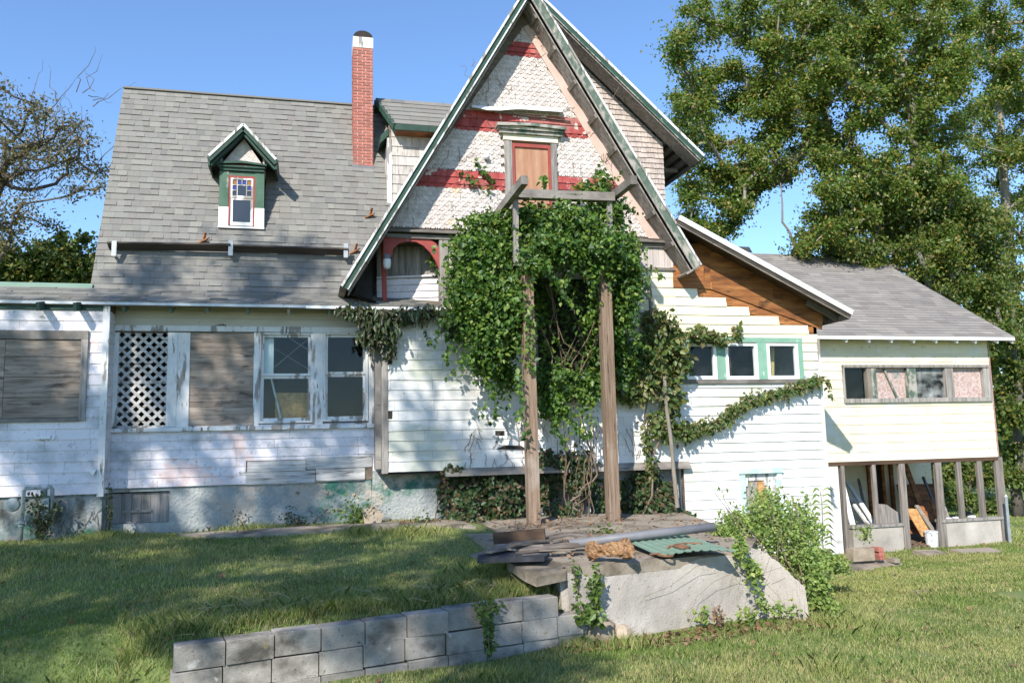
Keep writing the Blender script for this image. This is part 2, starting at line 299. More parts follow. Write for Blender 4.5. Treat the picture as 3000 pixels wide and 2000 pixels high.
def glassmat(name, tintc=(.9, .95, .95), dirt=.015):
    M = bpy.data.materials.new(name); M.use_nodes = True; T = M.node_tree; N = T.nodes; L = T.links
    N.remove(N['Principled BSDF'])
    tr = N.new('ShaderNodeBsdfTransparent'); tr.inputs[0].default_value = (*tintc, 1)
    gl = N.new('ShaderNodeBsdfGlossy'); gl.inputs['Roughness'].default_value = .02
    df = N.new('ShaderNodeBsdfDiffuse'); df.inputs[0].default_value = (.35, .37, .36, 1)
    lw = N.new('ShaderNodeLayerWeight'); lw.inputs[0].default_value = .5; pw = N.new('ShaderNodeMath'); pw.operation = 'POWER'; pw.inputs[1].default_value = 4; L.new(lw.outputs['Facing'], pw.inputs[0])
    fz = N.new('ShaderNodeMapRange'); fz.inputs[3].default_value = .018; fz.inputs[4].default_value = .6; L.new(pw.outputs[0], fz.inputs[0])
    m1 = N.new('ShaderNodeMixShader'); L.new(fz.outputs[0], m1.inputs[0]); L.new(tr.outputs[0], m1.inputs[1]); L.new(gl.outputs[0], m1.inputs[2])
    nz = N.new('ShaderNodeTexNoise'); nz.inputs['Scale'].default_value = 3; mr = N.new('ShaderNodeMapRange'); mr.inputs[1].default_value = .4; mr.inputs[2].default_value = .8; mr.inputs[4].default_value = dirt*2; L.new(nz.outputs[0], mr.inputs[0])
    m2 = N.new('ShaderNodeMixShader'); L.new(mr.outputs[0], m2.inputs[0]); L.new(m1.outputs[0], m2.inputs[1]); L.new(df.outputs[0], m2.inputs[2]); L.new(m2.outputs[0], N['Material Output'].inputs[0]); return M
M_glass = glassmat('window_glass'); M_plastic = glassmat('cloudy_sheet', (.6, .6, .6), .5)
def colglass(n, c): return mat(n, [c], 3, tint=0, rough=.15, bump=0, spec=.6)
# ------------------------------------------------------------------ foliage
def leafcloud(pts, size, bias=(0, -.4, .6), spread=1., droop=(0, 0, -.5), wid=.34, jit=.35, full=True):
    """arrays of small folded leaves at the given points"""
    P = np.asarray(pts, float); n = len(P)
    N = np.array(bias)[None]+RNG.normal(0, spread, (n, 3)); N /= np.linalg.norm(N, axis=1)[:, None]+1e-9
    T = np.array(droop)[None]+RNG.normal(0, .6, (n, 3)); T -= N*(T*N).sum(1)[:, None]; T /= np.linalg.norm(T, axis=1)[:, None]+1e-9
    B = np.cross(N, T); s = size*(1+RNG.uniform(-jit, jit, n))
    tp = np.array([(0, 0, 0), (wid, .38, .07), (wid*.62, .72, .05), (0, 1, -.06), (-wid*.62, .72, .05), (-wid, .38, .07)]) if full else np.array([(0, 0, 0), (wid, .45, .06), (0, 1, -.05), (-wid, .45, .06)])
    V = P[:, None]+s[:, None, None]*(tp[None, :, 0:1]*B[:, None]+tp[None, :, 1:2]*T[:, None]+tp[None, :, 2:3]*N[:, None])
    k = len(tp); base = np.arange(n)[:, None]*k
    if full:
        q = np.array([[0, 1, 2, 3], [0, 3, 4, 5]]); F = (base[:, None]+q[None]).reshape(-1, 4); rp = 2
    else:
        q = np.array([[0, 1, 2], [0, 2, 3]]); F = (base[:, None]+q[None]).reshape(-1, 3); rp = 2
    return V.reshape(-1, 3), F, np.repeat(RNG.random(n), rp)
def foliage(name, pts, size, mt, parent=None, **k):
    V, F, r = leafcloud(pts, size, **k); return npmesh(name, V, F, r, mt, parent, kind='stuff')
def blob(c, rx, rz, n, ry=None, shell=.5, fuzz=.07):
    """points in an ellipsoid, gathered towards its skin"""
    d = RNG.normal(0, 1, (n, 3)); d /= np.linalg.norm(d, axis=1)[:, None]; q = (shell+(1-shell)*RNG.random(n))*(1+RNG.normal(0, fuzz, n))
    return np.array(c)+d*q[:, None]*np.array((rx, ry or rx, rz))
def wiggle(a, b, n, amp, sag=0):
    a = np.array(a, float); b = np.array(b, float); out = []
    for i in range(n+1):
        t = i/n; p = a+(b-a)*t+RNG.normal(0, amp, 3)*(0 if i in (0, n) else 1); p[2] -= sag*4*t*(1-t); out.append(p)
    return out
def tree(name, label, base, top, clumps, nleaf, lsize, lm, bm, trunk_r, group=None, cat='tree', twigs=7, limbr=.3, bias=(0, -.5, .7), flat=.8, full=False, fork=(.25, .85), sprd=.24):
    base = np.array(base, float); top = np.array(top, float); root = thing(name, label, cat, base, group)
    tp = wiggle(base, top, 7, trunk_r*.5); tr = MB(); tr.tube(tp, [trunk_r*(1.25-.95*i/7) for i in range(8)], 9)
    tr.build('trunk', bm, root, smooth=True)
    br = MB(); pts = []; tot = sum(c[1]**2 for c in clumps)
    # limbs grow outwards: each clump hangs on the nearest point of trunk or earlier clump
    nodes = [(p, -1) for p in tp[2:]]; nt_ = len(nodes); order = sorted(clumps, key=lambda c: min(np.linalg.norm(np.array(c[0])-p) for p in tp[2:])); par = []
    for c, r in order:
        c = np.array(c, float); dd = [np.linalg.norm(c-p)+(max(0, p[2]-c[2]+.3)*.8)+(.0 if k >= nt_ else .25*np.linalg.norm(c-p)) for k, (p, _) in enumerate(nodes)]
        k = int(np.argmin(dd)); par.append(k); nodes.append((c, k))
    load = [1.]*len(nodes)
    for k in range(len(nodes)-1, nt_-1, -1): load[nodes[k][1]] += load[k]
    for q, (c, r) in enumerate(order):
        k = nt_+q; c = np.array(c, float); s = nodes[nodes[k][1]][0]; mid = s+(c-s)*.5+np.array((0, 0, -.05*np.linalg.norm(c-s)))+RNG.normal(0, .08*np.linalg.norm(c-s), 3)
        l1 = trunk_r*limbr*math.sqrt(load[k]); l0 = min(l1*1.25, trunk_r*.7)
        br.tube([s, s+(mid-s)*.5+RNG.normal(0, r*.05, 3), mid, mid+(c-mid)*.5+RNG.normal(0, r*.05, 3), c], [l0, l0*.9, (l0+l1)/2, l1, l1*.85], 6)
        lr = trunk_r*limbr; tw = []
        for k2 in range(twigs):
            a = mid+(c-mid)*RNG.uniform(.3, 1); d = RNG.normal(0, 1, 3); d[2] = d[2]*flat+.15; e = c+nrm(d)*r*RNG.uniform(.6, 1.15)*np.array((1, 1, flat)); p = wiggle(a, e, 4, r*.06)
            br.tube(p, [lr*.5, lr*.38, lr*.28, lr*.18, lr*.08], 4, cap=False); tw.append(p)
        n = max(int(nleaf*r*r/tot), 5); ii = RNG.integers(0, len(tw), n); t = RNG.uniform(.1, 1.0, n)*4
        for i, q2 in zip(ii, t):
            k3 = min(int(q2), 3); p = tw[i][k3]+(tw[i][k3+1]-tw[i][k3])*(q2-k3); pts.append(p+RNG.normal(0, r*(sprd if RNG.random() < .7 else sprd*2.1), 3)*np.array((1, 1, .8)))
    br.build('branches', bm, root, smooth=True, kind='stuff')
    foliage('crown', np.array(pts), lsize, lm, root, bias=bias, full=full, wid=.3)
    return root
# ================================================================== THE GROUND
YS, YL, YC, YG, YA = 13.15, 12.80, 12.80, 12.41, 15.1
RW = [np.array((-.98, 7.05)), np.array((2.36, 7.77))]            # top front edge of the block wall
def sstep(t): t = np.clip(t, 0, 1); return t*t*(3-2*t)
def ground(x, y):
    x = np.asarray(x, float); y = np.asarray(y, float)
    low = -.075*np.maximum(y-8.5, 0); low = np.maximum(low, -.62)+.018*np.maximum(7.5-y, 0)-.02*np.clip(-x, 0, 4)
    low = low-.004*np.maximum(y-22, 0)
    up = .46+.30*sstep((y-7.2)/5.2)+.02*np.sin(x*1.3+y)
    d = RW[1]-RW[0]; d = d/np.linalg.norm(d); nx, ny = -d[1], d[0]
    s = (x-RW[0][0])*nx+(y-RW[0][1])*ny; a = (x-RW[0][0])*d[0]+(y-RW[0][1])*d[1]; Lw = np.linalg.norm(RW[1]-RW[0])
    wall = np.where(s > -.02, np.clip((s-.15)/.1, 0, 1), 0.)                # behind the blocks the lawn is held up
    soft = sstep((s+.35-.25*np.clip(-a, 0, 1))/1.1)
    left = sstep((-a+.05)/.55)
    mk = wall*(1-left)+soft*left
    edge = sstep((a-Lw-.02)/.35)
    mk = mk*(1-edge)+edge*sstep((s-.15)/.7)*sstep((2.95-x+.02*(y-8))/.5)
    right = sstep((3.1-x)/.6); right = np.where(y < 12.0, right, right)
    mk = mk*right
    behind = sstep((y-15.5)/4); mk = mk*(1-behind*0)
    n = .012*np.sin(x*3.1+1.7*y)+.01*np.sin(2.3*y-1.1*x+2)
    side = sstep((x-8.6)/.8)
    return low*(1-mk)+up*mk+n
def axis(a, b, st, fine): 
    o = [a]
    while o[-1] < b: o.append(o[-1]+(fine if -6 < o[-1] < 17 else st))
    return np.array(o)
gx = np.concatenate([[-400, -120, -60, -30, -18], np.arange(-12, 20, .11), [22, 26, 32, 45, 70, 130, 400]])
gy = np.concatenate([[-60, -30, -15, -8, -4], np.arange(-2, 24, .11), [26, 30, 36, 45, 60, 90, 160, 500]])
GX, GY = np.meshgrid(gx, gy); GZ = ground(GX, GY)
nx_, ny_ = len(gx), len(gy); ii = np.arange(nx_*ny_).reshape(ny_, nx_)
F = np.stack([ii[:-1, :-1], ii[:-1, 1:], ii[1:, 1:], ii[1:, :-1]], -1).reshape(-1, 4)
g = npmesh('lawn', np.stack([GX, GY, GZ], -1), F, np.zeros(len(F)), M_ground); struct(g)
# ================================================================== THE HOUSE
house = thing('house', 'derelict gabled house with peeling pale siding, steep shingled roof and boarded windows', 'house', (3, 13, .7))
def part(mb, name, m, par=None, **k): return mb.build(name, m, par or house, **k)
fS, fL, fC, fA = wallfr(YS), wallfr(YL), wallfr(YC), wallfr(YA)
def rect4(x0, x1, z0, z1): return [(x0, z0), (x1, z0), (x1, z1), (x0, z1)]
# --- left wall
XL = W(245, 900, Y=YL)[0]; zb = 1.39; ztL = 3.98
pl = RC(-60, 758, 197, 966, YL)
wl = part(holed(MB(), YL, .12, (-7, XL, zb, 4.05), []), 'left_wall', M_sheath)
courses(fL, rect4(-5.2, XL-.06, zb-.02, ztL), zb-.02, ztL, 17, (.55, .66), [pl], 'siding_shingle', M_lilac, house, wl, tilt=.002)
fz = RC(-60, 700, 240, 715, YL)
part(MB().box(-5.2, XL-.06, YL-.03, YL-.002, ztL+.004, 4.13), 'frieze_board', M_green)
for px in (102, 185): x = W(px, 705, Y=YL)[0]; part(MB().bar((x, YL-.03, 4.04), (x, YL-.30, 3.98), .045, .12), 'rafter_tail', M_green)
part(MB().box(XL-.075, XL+.012, YL-.032, YL-.002, zb-.06, 4.1), 'corner_board', M_trimw)
rt = part(MB().box(XL-.02, XL, YL, YS+.1, zb, 4.15), 'return_wall', M_sheath)
fR = Fr((XL, YL, 0), (0, 1, 0), (0, 0, 1))
courses(fR, rect4(.012, YS-YL-.005, zb-.02, ztL), zb-.02, ztL, 17, (.6, .7), [], 'siding_shingle', M_lilac, house, rt)
# boarded opening in the left wall
x0, x1, z0, z1 = pl
fb = part(MB().box(x0, x1, YL-.012, YL-.001, z0, z1), 'boarded_window', M_dark)
zs = [z0+.05]+[W(60, y, Y=YL)[2] for y in (913, 866, 819)]+[z1-.13]
xv = W(11, 850, Y=YL)[0]
for i in range(4):
    part(MB().box(xv+.003, x1-.09, YL-.026, YL-.014, zs[i]+.003, zs[i+1]-.003), 'plywood_panel', M_ply, fb)
    part(MB().box(x0+.02, xv-.003, YL-.026, YL-.014, zs[i]+.003, zs[i+1]-.003), 'plywood_panel', M_ply, fb)
part(MB().box(x0, x1, YL-.05, YL-.014, z1-.125, z1), 'frame_board', M_grey, fb)
part(MB().box(x1-.085, x1, YL-.052, YL-.014, z0, z1-.127), 'frame_board', M_greyv, fb)
part(MB().box(x0, x1-.087, YL-.046, YL-.014, z0-.01, z0+.045), 'frame_board', M_grey, fb)
for (a, b) in ((W(80, 1280*.784, Y=YL), W(118, 1281*.784, Y=YL)),):
    part(MB().box(a[0], b[0], YL-.05, YL-.02, a[2]-.03, a[2]+.01), 'loose_chip', M_paint)
part(MB().prism([W(x, y, Y=YL-.04) for x, y in ((118, 1005), (128, 998), (126, 1006), (120, 1010))], [W(x, y, Y=YL-.015) for x, y in ((118, 1005), (128, 998), (126, 1006), (120, 1010))]), 'loose_chip', M_paint)
part(MB().prism([W(x, y, Y=YL-.05) for x, y in ((205, 1083), (221, 1078), (214, 1092))], [W(x, y, Y=YL-.015) for x, y in ((205, 1083), (221, 1078), (214, 1092))]), 'loose_chip', M_paint)
part(MB().box(-5.2, XL-.015, YL+.03, YL+.3, .2, zb+.0), 'foundation_wall', M_stucco)
# --- sunroom wall
XS1 = 1.14; zbs = 1.43
sill = (W(255, 980, Y=YS)[0], W(862, 980, Y=YS)[0], W(560, 986, Y=YS)[2], W(560, 975, Y=YS)[2]); lat = RC(269, 763, 386, 979, YS); ply2 = RC(434, 763, 583, 978, YS)
w1 = RC(595, 764, 718, 970, YS); w2 = RC(742, 764, 845, 966, YS)
holes = [lat, w1, w2]
M_beige = mat('dull_beige_paint', [(.40, .37, .30), (.50, .47, .40)], 2, st=(1, 1, 3), tint=.04, patches=[((.16, .10, .07), 2.2, (1, 1, 1.5), .66, .03)])
sw = part(holed(MB(), YS, .12, (XL-.01, XS1, zbs, 4.2), holes), 'sunroom_wall', M_sheath)
wz0 = sill[2]+.0; zh = lat[3]+.02
weath = RC(565, 1058, 856, 1101, YS)
courses(fS, rect4(XL+.01, XS1, zbs-.01, wz0-.012), zbs-.01, wz0-.012, 6, (.55, .66), [weath], 'siding_shingle', M_lilac, house, sw, tilt=.003)
xm = (weath[0]+weath[1])/2-.07; zm = (weath[2]+weath[3])/2
for q in ((weath[0]+.02, xm, zm+.004, weath[3]-.01), (xm+.006, weath[1]-.01, zm+.02, weath[3]+.02), (weath[0], xm+.14, weath[2]-.01, zm), (xm+.15, weath[1]-.12, weath[2]+.01, zm+.016)):
    part(MB().prism([(q[0], YS-.018, q[2]), (q[1], YS-.022, q[2]+random.uniform(-.012, .012)), (q[1], YS-.012, q[3]+random.uniform(-.01, .01)), (q[0], YS-.012, q[3])], [(q[0], YS-.002, q[2]), (q[1], YS-.002, q[2]), (q[1], YS-.002, q[3]), (q[0], YS-.002, q[3])]), 'rotten_board', M_pale, sw)
# frieze above the windows: plain boards
for i in range(3):
    a = zh+.09+i*.115; part(MB().box(XL+.01, XS1, YS-.016, YS-.002, a, a+.112), 'frieze_board', M_beige, sw)
part(MB().box(XL+.01, XS1-.05, YS-.045, YS-.002, zh, zh+.085), 'window_header', M_trimw)
def vpost(xa, xb, y0=764, y1=979, Y=YS, pr=.04, m=M_trimw, name='window_post'):
    q = RC(xa, y0, xb, y1, Y); return part(MB().box(q[0], q[1], Y-pr, Y-.002, q[2]-.005, q[3]), name, m)
for a, b, pr in ((258, 268, .04), (387, 404, .045), (405, 433, .035), (584, 594, .04), (719, 741, .04), (846, 862, .04)): vpost(a, b, pr=pr)
part(MB().prism([(sill[0], YS-.07, sill[2]-.01), (sill[1], YS-.07, sill[2]-.01), (sill[1], YS-.07, sill[3]-.03), (sill[0], YS-.07, sill[3]-.03)], [(sill[0], YS-.001, sill[2]), (sill[1], YS-.001, sill[2]), (sill[1], YS-.001, sill[3]), (sill[0], YS-.001, sill[3])]), 'window_sill', M_trimw)
# lattice
lp = part(MB().box(lat[0], lat[1], YS+.02, YS+.03, lat[2], lat[2]+.02), 'lattice', M_trimw)
lx, lz = (lat[0]+lat[1])/2, (lat[2]+lat[3])/2; lw, lh = lat[1]-lat[0], lat[3]-lat[2]
LR = [(lat[0]+.012, lat[2]+.012), (lat[1]-.012, lat[2]+.012), (lat[1]-.012, lat[3]-.012), (lat[0]+.012, lat[3]-.012)]
for sgn, yo in ((1, .0), (-1, .0075)):
    for k in range(-16, 17):
        cz_ = lz+k*.148; w2_ = .021*1.414
        sl_ = [(lx-2, cz_-2*sgn-w2_), (lx+2, cz_+2*sgn-w2_), (lx+2, cz_+2*sgn+w2_), (lx-2, cz_-2*sgn+w2_)]
        c = clip(sl_, LR)
        if len(c) > 2 and area(c) > .001: part(MB().prism([(a, YS-.016-yo, b) for a, b in c], [(a, YS-.0095-yo, b) for a, b in c]), 'lattice_slat', M_pale, lp)
for q in ((lat[0]-.001, lat[0]+.03, lat[2], lat[3]), (lat[1]-.03, lat[1]+.001, lat[2], lat[3])): part(MB().box(q[0], q[1], YS-.008, YS+.02, q[2]+.02, q[3]), 'lattice_frame', M_trimw, lp)
part(MB().box(lat[0]+.03, lat[1]-.03, YS+.03, YS+.045, W(330, 876, Y=YS)[2]-.03, W(330, 876, Y=YS)[2]+.01), 'sash_rail', M_trimw, lp)
# plywood over a window
pb = part(MB().box(ply2[0], ply2[1], YS-.012, YS-.002, ply2[2], ply2[3]), 'boarded_window', M_dark)
zs = [ply2[2]+.004]+[W(500, y, Y=YS)[2] for y in (935, 892, 850, 806)]+[ply2[3]-.004]
for i in range(5): part(MB().box(ply2[0]+.004, ply2[1]-.004, YS-.022, YS-.013, zs[i]+.0015, zs[i+1]-.0015), 'plywood_panel', M_ply, pb)
# double hung windows
def dhung(q, ymeet, Y, name='sash_window', m=M_trimw):
    x0, x1, z0, z1 = q; zm = W((0), ymeet, Y=Y)[2] if ymeet > 50 else z0+(z1-z0)*ymeet
    mb = MB()
    for a in ((x0, x0+.035, z0, z1), (x1-.035, x1, z0, z1), (x0+.035, x1-.035, z1-.03, z1), (x0+.035, x1-.035, z0, z0+.03)): mb.box(a[0], a[1], Y-.025, Y+.09, a[2], a[3])
    o = part(mb, name, m)
    for (a, b, yy) in ((zm, z1-.03, .02), (z0+.03, zm, .045)):
        s = MB()
        for e in ((x0+.036, x0+.075, a, b), (x1-.075, x1-.036, a, b), (x0+.075, x1-.075, b-.04, b), (x0+.075, x1-.075, a, a+(.05 if yy > .03 else .04))): s.box(e[0], e[1], Y+yy, Y+yy+.03, e[2]+.001, e[3]-.001)
        part(s, 'sash', m, o); part(MB().box(x0+.07, x1-.07, Y+yy+.012, Y+yy+.016, a+.035, b-.035), 'pane', M_glass, o)
    return o
d1 = dhung(w1, .52, YS); d2 = dhung(w2, .53, YS)
# what stands behind the panes
q = RC(632, 902, 716, 990, YS+.35); op = part(MB().box(q[0], q[1], YS+.35, YS+.38, q[2]-.1, q[3]), 'inside_panel', M_osb)
a = W(623, 868, Y=YS+.3); b = W(650, 985, Y=YS+.3); part(MB().bar(a, b, .025, .03), 'inside_stick', M_trimw)
q = RC(600, 768, 628, 861, YS+.12); part(MB().box(q[0], q[1], YS+.12, YS+.13, q[2], q[3]), 'inside_blind', M_trimclean)
for a, b in (((630, 800), (712, 850)), ((628, 845), (720, 768)), ((655, 770), (712, 806))):
    part(MB().bar(W(*a, Y=YS+.1), W(*b, Y=YS+.1), .008, .008), 'inside_cord', M_grey)
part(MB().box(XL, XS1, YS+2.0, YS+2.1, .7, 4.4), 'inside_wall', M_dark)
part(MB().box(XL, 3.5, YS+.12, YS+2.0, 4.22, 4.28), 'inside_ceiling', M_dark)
# sunroom foundation with board hatch
hat = RC(256, 1131, 388, 1198, YS+.02)
fnd = part(holed(MB(), YS+.02, .3, (XL-.02, 1.0, .2, zbs), [hat]), 'foundation_wall', M_stucco)
part(MB().prism([(.96, YS-.06, .3), (1.20, YS-.05, .3), (1.18, YS-.03, 1.56), (1.02, YS-.02, 1.56)], [(.96, YS+.1, .3), (1.20, YS+.1, .3), (1.18, YS+.1, 1.56), (1.02, YS+.1, 1.56)]), 'foundation_pier', M_stucco)
hp = part(MB().box(hat[0], hat[1], YS+.10, YS+.12, hat[2], hat[3]), 'cellar_hatch', M_dark)
nb = 6
for i in range(nb):
    a = hat[0]+(hat[1]-hat[0])*i/nb; b = hat[0]+(hat[1]-hat[0])*(i+1)/nb
    part(MB().box(a+.002, b-.002, YS+.075, YS+.098, hat[2]+.005, hat[3]-.02), 'hatch_board', M_greyv, hp)
q = RC(282, 1172, 348, 1183, YS+.06); part(MB().box(q[0], q[1], YS+.045, YS+.074, q[3]-.035, q[3]), 'handle_bar', M_greyv, hp)
for _ in range(9):
    a = W(random.uniform(640, 860), random.uniform(1125, 1180), Y=YS+.02)
    part(MB().lathe(a-np.array((0, .0, 0)), [(.005, -.03), (.03, -.012), (.034, .012), (.006, .03)], 6, axis=(0, .5, .5)), 'foundation_stone', M_stone, fnd)
# --- sunroom roof
fr1 = Fr((0, 12.74, 4.10), (1, 0, 0), (0, .86, .36)); L1 = math.hypot(.86, .36)
XE = W(1023, 698, Y=12.74)[0]
lr = part(MB().prism([fr1.pt(-5.6, 0, -.004), fr1.pt(XE, 0, -.004), fr1.pt(XE, L1, -.004), fr1.pt(-5.6, L1, -.004)], [fr1.pt(-5.6, 0, -.06), fr1.pt(XE, 0, -.06), fr1.pt(XE, L1, -.06), fr1.pt(-5.6, L1, -.06)]), 'sunroom_roof', M_sheath)
fr0 = Fr((0, 13.6, 4.42), (1, 0, 0), (0, 1.8, 4.05)); L0 = math.hypot(1.8, 4.05)
XR0 = -3.22; XR1 = 3.0
mr_ = part(MB().prism([fr0.pt(XR0, 0, 0), fr0.pt(XR1, 0, 0), fr0.pt(XR1, L0, 0), fr0.pt(XR0, L0, 0)], [fr0.pt(XR0, 0, -.1), fr0.pt(XR1, 0, -.1), fr0.pt(XR1, L0, -.1), fr0.pt(XR0, L0, -.1)]), 'main_roof', M_sheath)
part(MB().prism([fr0.pt(XR0, L0), fr0.pt(XR1, L0), (XR1, 15.4+2.6, 4.4), (XR0, 15.4+2.6, 4.4)], [fr0.pt(XR0, L0, -.1), fr0.pt(XR1, L0, -.1), (XR1, 17.9, 4.3), (XR0, 17.9, 4.3)]), 'rear_roof', M_roof)
# courses are drawn from the eave upwards; behind the cross gable they stop
courses(fr0, [(XR0-.02, 0), (2.9, 0), (2.9, L0), (XR0-.02, L0)], 0, L0, 34, (.10, .22), [(1.55, 3.0, -1, L0*.93)], 'roof_shingle', M_roof, house, mr_, ht=.001, hb=.007, h0=.002, gap=.001, raised=.010)
courses(fr1, [(-5.62, -.02), (XE, -.02), (XE-.75, L1), (-5.62, L1)], -.02, L1, 7, (.17, .36), [], 'roof_shingle', M_roof, house, lr, ht=.001, hb=.007, h0=.002, gap=.001, raised=.012)
part(MB().prism([(-5.62, 13.56, 4.47), (-3.2, 13.56, 4.47), (-3.2, 13.62, 4.53), (-5.62, 13.62, 4.53)], [(-5.62, 13.56, 4.42), (-3.2, 13.56, 4.42), (-3.2, 13.70, 4.42), (-5.62, 13.70, 4.42)]), 'roof_flashing', M_corr)
part(MB().bar(fr0.pt(XR0-.02, L0+.01, .0), fr0.pt(XR1-.5, L0+.01, .0), .1, .03), 'ridge_cap', M_roof)
for i, (a, b) in enumerate(((-5.62, -.02), (-.02, XE))):
    part(MB().box(a+.003, b, 12.715+.006*i, 12.735, 4.058-.006*i, 4.098-.004*i), 'drip_edge', M_steel if i == 0 else M_trimclean)
for px in (286, 393, 477, 570, 663, 756, 848): x = W(px, 715, Y=12.85)[0]; part(MB().bar((x, 13.13, 4.14), (x, 12.80, 4.0), .04, .09), 'rafter_tail', M_greenw)
# roof guard board on brackets
gb = [Wp(252, 575, fr0), Wp(532, 582, fr0), Wp(800, 590, fr0)]
root_g = part(MB().bar(gb[0]+fr0.n*.12, gb[1]+fr0.n*.16, .03, .18, up=fr0.n), 'roof_guard_board', M_guard)
part(MB().bar(gb[1]+fr0.n*.12+np.array((.01, 0, .012)), gb[2]+fr0.n*.14, .03, .18, up=fr0.n), 'roof_guard_board', M_guard)
for px, py in ((268, 584), (532, 583), (793, 588)):
    p = Wp(px, py, fr0); part(MB().box(p[0]-.035, p[0]+.035, p[1]-.20, p[1]-.17, p[2]-.07, p[2]+.17).bar(p+fr0.n*.01+np.array((0, 0, -.06)), p+np.array((0, -.18, -.06)), .05, .015), 'guard_bracket', M_steel)
for px, py in ((468, 556), (850, 498), (815, 580)):
    p = Wp(px, py, fr0); part(MB().bar(p+fr0.n*.02+np.array((-.09, 0, -.04)), p+fr0.n*.06+np.array((.06, 0, .02)), .05, .02).bar(p+fr0.n*.02, p+fr0.n*.06+np.array((.03, 0, .12)), .04, .02), 'wood_scrap', M_brownw)
# gable end of the main roof, far left, and the shell of the house
part(MB().prism([(XR0+.06, 13.7, .6), (XR0+.06, 13.7, 4.4), (XR0+.06, 15.4, 8.3), (XR0+.06, 17.8, 4.4), (XR0+.06, 17.8, .6)], [(XR0+.2, 13.7, .6), (XR0+.2, 13.7, 4.4), (XR0+.2, 15.4, 8.3), (XR0+.2, 17.8, 4.4), (XR0+.2, 17.8, .6)]), 'side_wall', M_lilac)
part(MB().box(XR0+.06, 8.85, 17.8, 18.0, -.6, 4.6), 'rear_wall', M_lilac)
# --- small dormer
fdY = Wp(555, 524, fr0)[1]; D = fdY
x0, x1, z0, z1 = RC(505, 394, 606, 524, D)
dm = part(MB().box(x0, x1, D, D+1.2, z0, z1+.02), 'dormer', M_sheath)
wz = RC(526, 404, 585, 520, D)
for a, b in ((x0, wz[0]), (wz[1], x1)):
    zc = W(556, 478, Y=D)[2]
    part(MB().box(a, b, D-.04, D-.002, zc, z1), 'dormer_trim', M_dgreen, dm); part(MB().box(a-.004, b+.004, D-.045, D-.002, z0, zc-.002), 'dormer_flashing', M_trimclean, dm)
part(MB().box(x0-.01, x1+.01, D-.06, D-.002, z0-.03, z0-.002), 'dormer_sill', M_trimclean, dm)
part(MB().box(wz[0], wz[1], D-.03, D-.002, wz[3], z1), 'dormer_trim', M_dgreen, dm)
part(MB().box(wz[0]+.001, wz[0]+.03, D-.03, D-.001, wz[2], wz[3]-.001).box(wz[1]-.03, wz[1]-.001, D-.03, D-.001, wz[2], wz[3]-.001).box(wz[0]+.03, wz[1]-.03, D-.03, D-.001, wz[3]-.035, wz[3]-.001), 'window_jamb', M_redp, dm)
zm = W(556, 456, Y=D)[2]; xa, xb = wz[0]+.032, wz[1]-.032; zt = wz[3]-.037
s = MB()
for e in ((xa, xa+.03, zm, zt), (xb-.03, xb, zm, zt), (xa+.03, xb-.03, zt-.03, zt), (xa+.03, xb-.03, zm, zm+.04)): s.box(e[0], e[1], D-.028, D-.004, e[2], e[3])
ca, cb, cz = xa+.03, xb-.03, zt-.03; cw = (cb-ca)/4; ch = (cz-zm-.04)/3
for i in (1, 3): s.box(ca+cw*i-.008, ca+cw*i+.008, D-.027, D-.004, zm+.04, cz)
s.box(ca+cw*2-.008, ca+cw*2+.008, D-.0265, D-.004, cz-ch, cz)
s.box(ca, cb, D-.026, D-.004, cz-ch-.008, cz-ch+.008)
for a, b in ((ca, ca+cw), (cb-cw, cb)): s.box(a, b, D-.0255, D-.004, cz-2*ch-.008, cz-2*ch+.008)
part(s, 'upper_sash', M_trimw, dm)
G = {'amber': colglass('amber_glass', (.28, .13, .02)), 'blue': colglass('blue_glass', (.04, .05, .22)), 'smoke': colglass('dark_glass', (.035, .04, .05))}
for i, c in enumerate(('amber', 'blue', 'blue', 'amber')): part(MB().box(ca+cw*i+.006, ca+cw*(i+1)-.006, D-.012, D-.008, cz-ch+.006, cz-.001), 'pane', G[c], dm)
for a, b in ((ca, ca+cw), (cb-cw, cb)):
    for k in (1, 2): part(MB().box(a+.004, b-.004, D-.012, D-.008, cz-(k+1)*ch+.006, cz-k*ch-.006), 'pane', G['blue' if k == 1 else 'smoke'], dm)
part(MB().box(ca+cw+.006, cb-cw-.006, D-.012, D-.008, zm+.042, cz-ch-.006), 'pane', G['smoke'], dm)
s = MB()
for e in ((xa, xa+.04, wz[2], zm-.003), (xb-.04, xb, wz[2], zm-.003), (xa+.04, xb-.04, wz[2], wz[2]+.06), (xa+.04, xb-.04, zm-.035, zm-.003)): s.box(e[0], e[1], D-.02, D-.003, e[2], e[3])
part(s, 'lower_sash', M_trimw, dm); part(MB().box(xa+.035, xb-.035, D-.012, D-.006, wz[2]+.055, zm-.03), 'pane', G['smoke'], dm)
